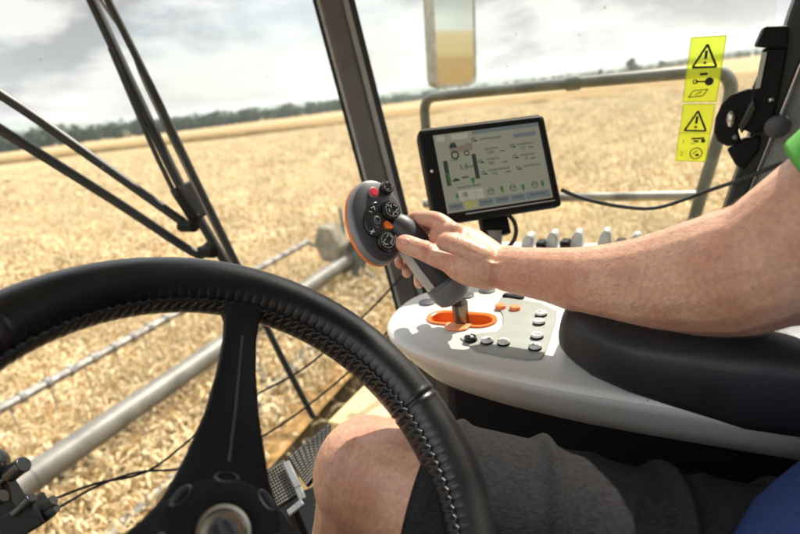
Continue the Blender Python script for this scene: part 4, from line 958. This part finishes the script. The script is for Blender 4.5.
# dark slots and discs on the far part of the top
for a, b_, a2, b2 in ((504, 296.5, 523, 299.5),): 
    MB().bar(on_z(a, b_, ZC)+Vector((0, 0, .002)), on_z(a2, b2, ZC)+Vector((0, 0, .002)), .012, .006, (0, 0, 1)).build('rocker_switch', M['black'], ac, bevel=.0015)
for a, b_ in ((427, 303), (466, 296), (487, 291)): MB().lathe(on_z(a, b_, ZC), (0, 0, 1), [(.013, -.001), (.013, .002), (.010, .003), (.001, .0031)], 24).build('dial', M['dark_grey'], ac)
# armrest pad
rings = []
for y_, k_ in ((.118, .50), (.115, .74), (.107, .90), (.094, .98), (.075, 1), (.04, 1), (.0, 1), (-.06, 1), (-.15, 1), (-.3, 1), (-.5, 1), (-.58, .97), (-.60, .8)):
    u_ = min(1, max(0, (.118-y_)/.10)); u_ = u_*(2-u_); t = min(1, max(0, (.035-y_)/.085)); t = t*t*(3-2*t); zb = 2.642-.022*t+.016*(1-u_); zt = 2.712; ring = []; lft = .552-.057*u_; rgt = .719; cxp = (lft+rgt)/2; hw = (rgt-lft)/2*(.75+.25*k_)
    for j in range(36):
        a = 2*math.pi*j/36; cx_, cy_ = math.cos(a), math.sin(a); e_ = .5 if cy_ > 0 else .32
        xx = cxp+hw*math.copysign(abs(cx_)**e_, cx_); zz = (zt+zb)/2+(zt-zb)/2*math.copysign(abs(cy_)**e_, cy_)
        if cy_ > 0: zz = zb+(zz-zb)*(k_ if k_ < 1 else 1)
        ring.append(Vector((xx, y_, zz)))
    rings.append(ring)
MB().loft(rings).build('armrest_pad', M['pad'], ac, angle=80)
# underside, pillar and small fittings below
MB().prism([(.60, -.58, 2.12), (.77, -.58, 2.12), (.77, .30, 2.12), (.66, .33, 2.12), (.60, .28, 2.12)], (0, 0, .448)).build('pedestal', M['black'], ac, bevel=.01)
MB().bar((.585, .13, 2.563), (.583, .09, 2.563), .010, .006, (0, 0, 1)).build('lower_catch', M['mid_grey'], ac, bevel=.002)
g = MB(); g.tube([(.57, -.005, 2.10), (.575, -.01, 2.52)], .006, 10); g.build('side_rod', M['black_gloss'], ac)
MB().ball((.555, -.05, 2.51), .009, (1, 1, 1.5)).build('release_knob', M['black_gloss'], ac)
MB().tube([(.55, -.05, 2.40), (.555, -.05, 2.51)], .004, 10).build('release_rod', M['black_gloss'], ac)

# ------------------------------------------------------------------ seat
se = thing('driver_seat', (.185, -.3, 2.08), 'dark fabric driver seat under the seated driver', 'seat')
MB().box((.185, -.24, 2.41), (.52, .56, .12)).build('cushion', M['seat'], se, bevel=.04, seg=4)
MB().box((.185, -.60, 2.86), (.50, .14, .86), Matrix.Rotation(R(8), 3, 'X')).build('backrest', M['seat'], se, bevel=.05, seg=4)
MB().box((.185, -.26, 2.21), (.40, .46, .26)).build('suspension_base', M['rubber'], se, bevel=.03)
MB().bar((.47, -.12, 2.36), (.475, -.10, 2.54), .028, .018, (1, 0, 0)).build('belt_buckle', M['black'], se, bevel=.003)

M['dark_steel'] = mat('tarnished_steel', (.20, .17, .14), .3, metal=1, var=.3, scale=40)
M['grip'] = mat('soft_black_grip', (.024, .025, .029), .46, bump=.3, bscale=1100, bdist=.0006); M['collar'] = mat('grey_collar', (.105, .108, .112), .5)
# ------------------------------------------------------------------ joystick
JC = at(377, 222, .70)
jn = (CR*.50+CU*.22-CF*.84).normalized()
jy = (CU*1.0-CR*.06); jy = (jy-jn*jy.dot(jn)).normalized(); jx = jy.cross(jn)
js = thing('joystick', on_z(462, 319, ZC)-Vector((0, 0, .03)), 'black multifunction joystick with an oval button head and orange edge stripe', 'joystick')
JW, JH = .0405, .0580
def oval(k_, h_, n=56, off=0):
    o = []
    for i in range(n):
        t = 2*math.pi*i/n; x_, y_ = math.cos(t), math.sin(t)
        hw = JW*(1+.06*y_); o.append(JC+jx*(x_*(hw-(1-k_)*.04))+jy*(y_*(JH-(1-k_)*.04))+jn*h_)
    return o
head = MB().loft([oval(.30, -.030), oval(.62, -.026), oval(.86, -.018), oval(.95, -.011)]).build('head_back', M['mid_grey'], js, angle=60)
MB().loft([oval(.955, -.0115), oval(1.01, -.0105), oval(1.015, -.006), oval(.965, -.0045)]).build('orange_stripe', M['orange'], js, angle=50)
MB().loft([oval(.97, -.005), oval(1.0, -.0045), oval(.995, 0), oval(.96, .0032), oval(.90, .0045)]).build('bezel', M['mid_grey'], js, angle=60)
face = MB().loft([oval(.905, .003), oval(.90, .0050), oval(.86, .0062), oval(.3, .0066)]).build('button_face', M['dark_grey'], js, angle=60)
def jp(px, py, h_=.0066):                                                    # point of the head's face seen there
    v = ray(px, py); c = JC+jn*h_; t = (c-CAM).dot(jn)/v.dot(jn); return CAM+v*t
def jdisc(px, py, r_, h_, m, name, par, rx=1.0):
    return MB().lathe(jp(px, py)-jn*.0005, jn, [(r_, 0), (r_, h_*.65), (r_*.9, h_*.95), (r_*.75, h_), (r_*.2, h_*.93), (.0002, h_*.93)], 32, jx, rx).build(name, M[m], par)
def marks(px, py, r_, h_, par, seed, n=7):
    g = MB(); rb = random.Random(seed); c0 = jp(px, py)+jn*(h_+.0001)
    for k in range(n):
        a = 2*math.pi*k/n+rb.uniform(-.3, .3); q_ = r_*rb.uniform(.3, .62); c = c0+(jx*math.cos(a)+jy*math.sin(a))*q_; d = (jx*math.cos(a*2+1)+jy*math.sin(a*2+1))*r_*.22
        g.bar(c-d*.8, c+d*.8, r_*.06, .0004, jn)
    for k in range(14):
        a = 2*math.pi*k/14; b_ = a+.3; g.bar(c0+(jx*math.cos(a)+jy*math.sin(a))*r_*.70, c0+(jx*math.cos(b_)+jy*math.sin(b_))*r_*.70, r_*.035, .0004, jn)
    g.build('symbol', M['light_grey'], par, smooth=False)
b_ = jdisc(389.5, 211.5, .0140, .0085, 'black_gloss', 'thumb_pad', face); marks(389.5, 211.0, .0140, .0080, b_, 3)
b_ = jdisc(385, 242.5, .0135, .0085, 'black_gloss', 'thumb_pad', face); marks(385, 242, .0135, .0080, b_, 9)
b_ = jdisc(386, 188.5, .0092, .0070, 'black_gloss', 'round_button', face); marks(386, 188, .0092, .0066, b_, 5, 4)
b_ = jdisc(373.5, 192.5, .0078, .0022, 'mid_grey', 'red_button', face); jdisc(373.5, 192.5, .0062, .0045, 'red', 'button_cap', b_)
g = MB()                                                                     # crescent rocker
cc0 = (375.5, 220.5); o_ = []
for k in range(15):
    t = R(82+196*k/14); o_.append(jp(cc0[0]+11.5*math.cos(t)*1.0-1.0, cc0[1]-17.5*math.sin(t)))
for k in range(15):
    t = R(278-196*k/14); o_.append(jp(cc0[0]+5.2*math.cos(t)+1, cc0[1]-7.5*math.sin(t)))
rk = MB().prism([p-jn*.0005 for p in o_], jn*.0062).build('rocker_button', M['black_gloss'], face, bevel=.0014, seg=3)
g = MB()
for a, b2 in (((371, 208), (374, 206)), ((374, 206), (375, 210)), ((369, 211), (372, 212)), ((370, 231), (375, 232)), ((371, 234), (374, 229))): g.bar(jp(*a, .0127), jp(*b2, .0127), .0009, .0004, jn)
g.build('symbol', M['light_grey'], rk, smooth=False)
b_ = jdisc(375.6, 221, .0062, .0060, 'mid_grey', 'oval_button', face, .8); jdisc(375.6, 221, .0048, .0068, 'black_gloss', 'button_cap', b_, .8)
MB().prism([jp(a, b2)-jn*.0005 for a, b2 in ((382.5, 223), (385, 221), (392, 226.5), (391, 230), (384.5, 229.5))], jn*.006).build('orange_button', M['orange'], face, bevel=.0012)
jdisc(396.5, 229, .0066, .0060, 'dark_grey', 'side_button', face)
# grip, collar, shaft
G = [at(392, 224, .712), at(402, 230, .713), at(416, 247, .714), at(428, 264, .716), at(440, 280, .720), at(449, 292, .724)]
GP = spline(G, 6)
gr_ = lerp_list([.016, .0205, .0225, .0225, .0215, .0195], 6)
grip = MB().tube(GP, gr_, 24, flat=.88, up=-CF).build('grip', M['grip'], js, angle=70)
und = [p+(CR*-.72-CU*.62-CF*.35).normalized()*(r_*.58) for p, r_ in zip(GP[6:], gr_[6:])]
MB().tube(und, [r_*.52 for r_ in gr_[6:]], 16, up=-CF).build('grip_insert', M['seal'], grip, angle=70)
ca, cb2 = at(444, 283, .722), at(461, 305, .731)
cd_ = (cb2-ca).normalized()
MB().lathe(ca, cd_, [(.0215, -.006), (.0265, -.004), (.0275, .004), (.0265, .016), (.0235, .024), (.019, .027), (.010, .028)], 40).build('collar', M['collar'], js, angle=50)
MB().lathe(ca, cd_, [(.0262, -.0045), (.0235, -.0085), (.020, -.008)], 40).build('collar_lip', M['dark_grey'], js)
sh0 = cb2-cd_*.004; sh1 = on_z(463, 322, ZC)-Vector((0, 0, .028))
MB().tube([sh0, sh0.lerp(sh1, .5), sh1], [.0115, .0105, .0105], 18).build('shaft', M['dark_steel'], js)
MB().tube([sh0.lerp(sh1, .55), sh1], [.0125, .0140], 18).build('shaft_boot', M['black'], js)

# ================================================================== THE DRIVER
pr = thing('person', (.27, -.25, 2.08), 'seated driver in charcoal shorts and blue shirt with a hand on the joystick', 'person')
B = MB()
def chain(pts, rad, n=18, k=6, flat=1.0, up=None):
    P_ = spline(pts, k); B.tube(P_, lerp_list(rad, k), n, flat=flat, up=up, round_end=True)
# right arm, measured along the line of sight in the photograph's own frame then set in the cab
WR = at(505, 269, .665)
EL = at(770, 262, .452)
SHO = Vector((.48, -.27, 3.00))
chain([EL, at(735, 272, .478), at(690, 279, .515), at(640, 283, .552), at(590, 281, .592), at(550, 275, .628), WR],
      [.056, .058, .055, .0475, .0395, .0325, .0275], flat=1.0)
chain([SHO, SHO.lerp(EL, .35)+Vector((.005, 0, -.005)), SHO.lerp(EL, .7), EL], [.066, .062, .056, .055])
B.ball(EL+Vector((.008, -.012, -.004)), .053)
# hand
HB = [at(500, 268, .664), at(482, 258, .674), at(466, 249, .684), at(449, 238, .696)]
B.tube(spline(HB, 4), lerp_list([.0275, .0320, .0345, .0270], 4), 18, flat=.62, up=(CF*.75+CU*-.55), round_end=True)
chain([at(486, 271, .664), at(466, 268, .664), at(452, 262, .667)], [.024, .0215, .017], 14)      # ball of the thumb
chain([at(456, 262, .666), at(440, 258, .668), at(424, 251, .670), at(410, 245.5, .675), at(404.5, 243.5, .679)], [.0165, .0140, .0130, .0128, .0122], 14)
# knuckles, tendons and veins raised under the skin
for a, b_, c in ((452, 231, .680), (458, 234, .689), (463, 241, .696)): B.ball(at(a, b_, c), .0125, n=8)
for p0, p1 in (((450, 232, .6755), (490, 252, .6525)), ((456, 236, .682), (494, 256, .6545))): chain([at(*p0), at((p0[0]+p1[0])/2, (p0[1]+p1[1])/2, (p0[2]+p1[2])/2-.006), at(*p1)], [.0034, .0034, .0030], 8, 4)
chain([at(432, 252, .6575), at(456, 257, .6515), at(482, 264, .6445)], [.0036, .0040, .0036], 8, 4)
chain([at(470, 244, .660), at(484, 262, .6435), at(508, 264, .6385)], [.0022, .0026, .0024], 8, 4)
B.ball(at(510, 258, .662), .0160, n=8)
chain([at(447, 243, .672), at(462, 250, .667), at(482, 259, .661)], [.0140, .0180, .0190], 14)
B.ball(at(450, 247, .681), .0150, n=8)
B.ball(at(424, 250.5, .6685), .0138, n=8)
# fingers close round the far side of the grip
chain([at(452, 232, .692), at(438, 221.5, .700), at(424, 218.5, .712), at(411, 221, .730), at(404, 240, .748), at(400, 258, .742), at(400, 264, .730)], [.0135, .0125, .0108, .0100, .0092, .0085, .0072], 12)
chain([at(456, 236, .700), at(444, 226, .716), at(428, 226, .742), at(416, 242, .757), at(409, 262, .752), at(407, 273, .737)], [.0135, .0120, .0105, .0098, .0090, .0074], 12)
chain([at(462, 243, .706), at(452, 236, .728), at(438, 240, .753), at(427, 258, .764), at(420, 276, .757), at(419, 284, .744)], [.0130, .0115, .0102, .0095, .0088, .0072], 12)
chain([at(472, 254, .702), at(465, 250, .732), at(452, 255, .756), at(442, 272, .764), at(436, 286, .757)], [.0120, .0102, .0092, .0086, .0070], 12)
# trunk, neck, head
chain([(.27, -.30, 2.52), (.27, -.29, 2.66), (.27, -.31, 2.82), (.27, -.34, 2.96), (.27, -.36, 3.04)], [.165, .160, .170, .165, .12], 24, flat=.66, up=(0, 1, 0))
chain([(.06, -.30, 3.0), (.18, -.34, 3.03), (.36, -.34, 3.03), (.475, -.28, 3.0)], [.064, .075, .075, .066])
chain([(.27, -.345, 3.04), (.27, -.325, 3.12), (.27, -.31, 3.18)], [.062, .056, .056])
HC = Vector((.27, -.285, 3.275))
B.ball(HC, .098, (.78, .96, 1.16)); B.ball(HC+Vector((0, .035, -.065)), .058, (.95, 1, .9))
chain([HC+Vector((0, .092, .010)), HC+Vector((0, .112, -.022))], [.010, .014], 10, 3)
for s_ in (-1, 1): B.ball(HC+Vector((.076*s_, -.005, -.01)), .026, (.35, .75, 1.2), n=8)
chain([HC+Vector((-.020, .086, -.060)), HC+Vector((.020, .086, -.060))], [.008, .008], 8, 3)
# left arm, hand on the thigh
chain([(.055, -.29, 3.0), (.0, -.27, 2.86), (-.03, -.22, 2.73)], [.064, .058, .050])
chain([(-.03, -.22, 2.73), (-.01, -.10, 2.68), (.03, .03, 2.655)], [.052, .045, .028])
chain([(.03, .03, 2.66), (.045, .085, 2.665)], [.028, .030], flat=.7)
for k in range(4): chain([(.022+.016*k, .10, 2.672), (.024+.017*k, .14, 2.678), (.026+.017*k, .165, 2.664)], [.010, .009, .008], 8, 4)
chain([(.066, .06, 2.66), (.087, .09, 2.668), (.094, .115, 2.662)], [.013, .011, .009], 8, 4)
# right leg: thigh along the seat, bare knee, shin down to the floor
KN = at(376, 482, .545)
HIP = Vector((.405, -.26, 2.50))
chain([HIP, HIP.lerp(KN, .35)+Vector((0, 0, .005)), HIP.lerp(KN, .7), KN+Vector((0, -.03, .004)), KN], [.088, .082, .070, .064, .060], 20)
B.ball(KN+Vector((0, .008, .006)), .0585, (1.0, .95, 1.05))
FT = Vector((.42, .50, 2.16))
chain([KN, KN.lerp(FT, .25)+Vector((0, -.015, 0)), KN.lerp(FT, .5)+Vector((0, -.015, 0)), KN.lerp(FT, .85), FT], [.060, .056, .055, .040, .038], 18)
# left leg
KL = Vector((.06, .20, 2.60)); FL = Vector((.05, .36, 2.16))
chain([(.16, -.26, 2.51), Vector((.16, -.26, 2.51)).lerp(KL, .5), KL], [.088, .076, .060], 18)
chain([KL, KL.lerp(FL, .4)+Vector((0, -.02, 0)), FL], [.060, .056, .038], 16)
body_ = B.build('body', M['skin'], pr, angle=180)
md = body_.modifiers.new('fuse', 'REMESH'); md.mode = 'VOXEL'; md.voxel_size = .0023; md.use_smooth_shade = True
md = body_.modifiers.new('soften', 'SMOOTH'); md.factor = .5; md.iterations = 5

# thumb nail, laid on the skin where it is
from mathutils.bvhtree import BVHTree
_dg = bpy.context.evaluated_depsgraph_get(); _ev = body_.evaluated_get(_dg); _me = _ev.to_mesh()
bvh = BVHTree.FromPolygons([v.co.copy() for v in _me.vertices], [tuple(p.vertices) for p in _me.polygons]); _ev.to_mesh_clear()
nx_ = (at(404, 243.5, .679)-at(424, 251, .670)).normalized()
hit, nn, _, _ = bvh.ray_cast(CAM, ray(404.5, 240.5).normalized()); nn = nn if nn.dot(CF) < 0 else -nn
nxx = (nx_-nn*nx_.dot(nn)).normalized(); ny_ = nn.cross(nxx); q = MB(); rings = []
for k_, hh in ((1, -.0012), (.94, .0005), (.6, .0011), (.1, .0013)):
    rings.append([hit+nxx*(.0072*k_*math.cos(2*math.pi*j/24))+ny_*(.0058*k_*math.sin(2*math.pi*j/24))+nn*(hh-.0018*(math.sin(2*math.pi*j/24)*k_)**2-.0006*(math.cos(2*math.pi*j/24)*k_)**2) for j in range(24)])
q.loft(rings).build('thumb_nail', M['nail'], pr, angle=180)

# shorts: folded charcoal cloth round the thigh
def cloth_tube(pts, rad, folds, n=72, k=10, hem=True, wob=.002, seed=1):
    P_ = spline(pts, k); rr = lerp_list(rad, k); m = len(P_); rb = np.random.default_rng(seed); rings = []; T = []
    for i in range(m): T.append((P_[min(m-1, i+1)]-P_[max(0, i-1)]).normalized())
    nrm = Vector((0, 0, 1))
    for i in range(m):
        nrm = (nrm-T[i]*nrm.dot(T[i])).normalized(); bi = T[i].cross(nrm); s = i/(m-1); ring = []
        for j in range(n):
            a = 2*math.pi*j/n; r_ = rr[i]
            for (s0, wd, amp, slant, ph) in folds:
                dd = (s-s0-slant*math.sin(a-ph)); r_ += amp*math.exp(-(dd/wd)**2)*(.55+.45*math.cos(a-ph))
            r_ += wob*math.sin(3*a+7*s)*math.sin(9*s+a)
            ring.append(P_[i]+nrm*(r_*math.cos(a))+bi*(r_*math.sin(a)))
        rings.append(ring)
    if hem:
        d = T[-1]; e = rings[-1]; c = P_[-1]
        rings.append([c+(v-c)*.985+d*.004 for v in e]); rings.append([c+(v-c)*.95+d*.001 for v in e]); rings.append([c+(v-c)*.94-d*.03 for v in e])
    return MB().loft(rings, cap=not hem)
D_ = (KN-HIP)
folds = [(.965, .020, .0050, .01, 1.0), (.80, .014, .0085, .05, .6), (.71, .02, .0030, -.03, 1.1), (.60, .013, .0095, .06, .7), (.50, .018, .0035, -.05, .9), (.40, .012, .0095, .05, .8), (.27, .016, .0060, -.05, .7), (.16, .02, .006, .06, .9)]
folds += [(a, b_, c_*.8, d_, e_+math.pi) for a, b_, c_, d_, e_ in folds]
cloth_tube([HIP+Vector((0, -.05, 0)), HIP.lerp(KN, .3)+Vector((0, 0, .004)), HIP.lerp(KN, .58), HIP.lerp(KN, .885)+Vector((0, 0, .004))], [.103, .095, .083, .0745], folds, k=60, n=96).build('shorts', M['clothes_dark'], pr, angle=180)
cloth_tube([(.16, -.30, 2.51), Vector((.16, -.24, 2.52)).lerp(KL, .5), KL+Vector((.004, -.06, .004))], [.103, .090, .074], folds, k=40, seed=2).build('shorts', M['clothes_dark'], pr, angle=180)
# shirt: blue front, green sleeves
rings = []; n = 64
for z_, hw, hd, cy in ((2.46, .222, .236, -.237), (2.50, .230, .236, -.237), (2.54, .231, .230, -.237), (2.58, .232, .226, -.239), (2.61, .226, .216, -.242), (2.64, .226, .210, -.246), (2.68, .216, .192, -.254), (2.72, .202, .172, -.270), (2.76, .19, .165, -.285), (2.84, .19, .152, -.305), (2.92, .195, .142, -.325), (2.99, .20, .130, -.34), (3.05, .175, .105, -.35), (3.085, .12, .085, -.35), (3.10, .085, .075, -.345)):
    ring = []
    for j in range(n):
        a = 2*math.pi*j/n; f_ = 1+.022*math.sin(13*a+z_*60+2*math.sin(z_*31+2*a))*max(0, 1-(z_-2.47)/.45)+.012*math.sin(5*a-z_*40)
        ring.append(Vector((.27+hw*f_*math.copysign(abs(math.cos(a))**.8, math.cos(a)), cy+hd*f_*math.copysign(abs(math.sin(a))**.8, math.sin(a)), z_)))
    rings.append(ring)
MB().loft(rings, cap=False).build('shirt', M['blue'], pr, angle=180, sub=1)
sfold = [(.9, .05, .004, .06, .5), (.6, .06, .005, -.06, 2.), (.3, .08, .005, .05, 4)]
cloth_tube([SHO+Vector((-.07, -.03, .03)), SHO+Vector((-.01, 0, .01)), SHO.lerp(EL, .40)+Vector((0, 0, .004)), SHO.lerp(EL, .765)+Vector((0, 0, .006))], [.082, .084, .072, .0635], sfold, k=8).build('sleeve', M['green'], pr, angle=180)
cloth_tube([(.11, -.31, 3.03), (.05, -.285, 2.99), (.018, -.275, 2.90)], [.08, .082, .076], sfold, k=8).build('sleeve', M['green'], pr, angle=180)
hm_ = MB(); hm_.ball(HC+Vector((0, -.014, .022)), .102, (.80, .96, 1.10)); hair = hm_.build('hair', M['hair'], pr)
hb_ = bmesh.new(); hb_.from_mesh(hair.data)
bmesh.ops.delete(hb_, geom=[v for v in hb_.verts if (v.co-HC).y > .045 and (v.co-HC).z < .055 or (v.co-HC).z < -.05], context='VERTS'); hb_.to_mesh(hair.data); hb_.free()
for s_ in (-1, 1):
    MB().ball(HC+Vector((.032*s_, .080, .006)), .0115, n=8).build('eye', M['white'], pr)
    MB().tube([HC+Vector((.018*s_, .094, .026)), HC+Vector((.048*s_, .084, .028))], .004, 8).build('eyebrow', M['hair'], pr)
for f_, nm in ((FT, 'shoe'), (FL, 'shoe')):
    MB().tube(spline([f_+Vector((0, -.05, -.03)), f_+Vector((0, .03, -.025)), f_+Vector((0, .13, -.045)), f_+Vector((0, .18, -.05))], 4), lerp_list([.040, .046, .040, .026], 4), 16, flat=.8, up=(0, 0, 1), round_end=True).build('shoe', M['shoe'], pr)

# fine hair on the forearm and the knee
def hairs(parent, segs, n, ln, rad, seed, name):
    dg = bpy.context.evaluated_depsgraph_get(); ev = body_.evaluated_get(dg); me = ev.to_mesh(); nv = len(me.vertices)
    co = np.empty(nv*3, np.float32); me.vertices.foreach_get('co', co); co = co.reshape(-1, 3); no = np.empty(nv*3, np.float32)
    me.vertex_normals.foreach_get('vector', no); no = no.reshape(-1, 3); ev.to_mesh_clear(); rb = np.random.default_rng(seed); V = []; F = []
    for a, b_, rr in segs:
        a = np.array(a); b_ = np.array(b_); ax_ = b_-a; L_ = np.linalg.norm(ax_); ax_ /= L_; t = (co-a)@ax_; d = np.linalg.norm(co-a-t[:, None]*ax_, axis=1)
        idx = np.where((t > 0) & (t < L_) & (d < rr))[0]
        if len(idx) == 0: continue
        idx = rb.choice(idx, min(n, len(idx)), replace=False)
        for i in idx:
            p = co[i]; nn_ = no[i]; dr = ax_*rb.uniform(.6, 1)+np.array([0, 0, -.5])*rb.uniform(.2, 1)+rb.normal(size=3)*.22; dr -= nn_*(dr@nn_); dr /= np.linalg.norm(dr)+1e-6
            l_ = ln*rb.uniform(.5, 1.2); sd_ = np.cross(dr, nn_); p0 = p-nn_*.0003; p1 = p+dr*l_*.5+nn_*l_*.22; p2 = p+dr*l_+nn_*l_*.20; o = len(V)
            V += [p0-sd_*rad, p0+sd_*rad, p0+nn_*rad, p1-sd_*rad*.8, p1+sd_*rad*.8, p1+nn_*rad*.8, p2]
            for q in range(3): F += [(o+q, o+(q+1) % 3, o+3+(q+1) % 3), (o+q, o+3+(q+1) % 3, o+3+q), (o+3+q, o+3+(q+1) % 3, o+6)]
    o = raw_mesh(name, V, F, M['fair_hair']); o.parent = parent; o.matrix_parent_inverse = Matrix.Translation(-parent.location); return o
M['fair_hair'] = mat('fair_body_hair', (.40, .26, .15), .5)
hairs(pr, [(EL, at(640, 283, .552), .09), (at(640, 283, .552), WR, .07)], 1500, .0085, .00009, 5, 'arm_hair')
hairs(pr, [(KN+Vector((0, -.05, 0)), KN+Vector((0, .07, -.02)), .09), (KN, FT, .08)], 350, .011, .0001, 8, 'leg_hair')

# ------------------------------------------------------------------ the air
def haze(density):
    m = bpy.data.materials.new('summer_air'); m.use_nodes = True; nt = m.node_tree; N = nt.nodes; N.clear()
    out = N.new('ShaderNodeOutputMaterial'); v = N.new('ShaderNodeVolumePrincipled'); v.inputs['Color'].default_value = (.86, .88, .9, 1); v.inputs['Density'].default_value = density; v.inputs['Anisotropy'].default_value = .3
    nt.links.new(v.outputs[0], out.inputs['Volume'])
    b = MB().box((0, 0, 62), (9800, 9800, 136)); o = b.build('haze', m, smooth=False); tag(o, 'thin warm summer haze over the field and distant woods', 'haze', kind='stuff')
haze(.00018)
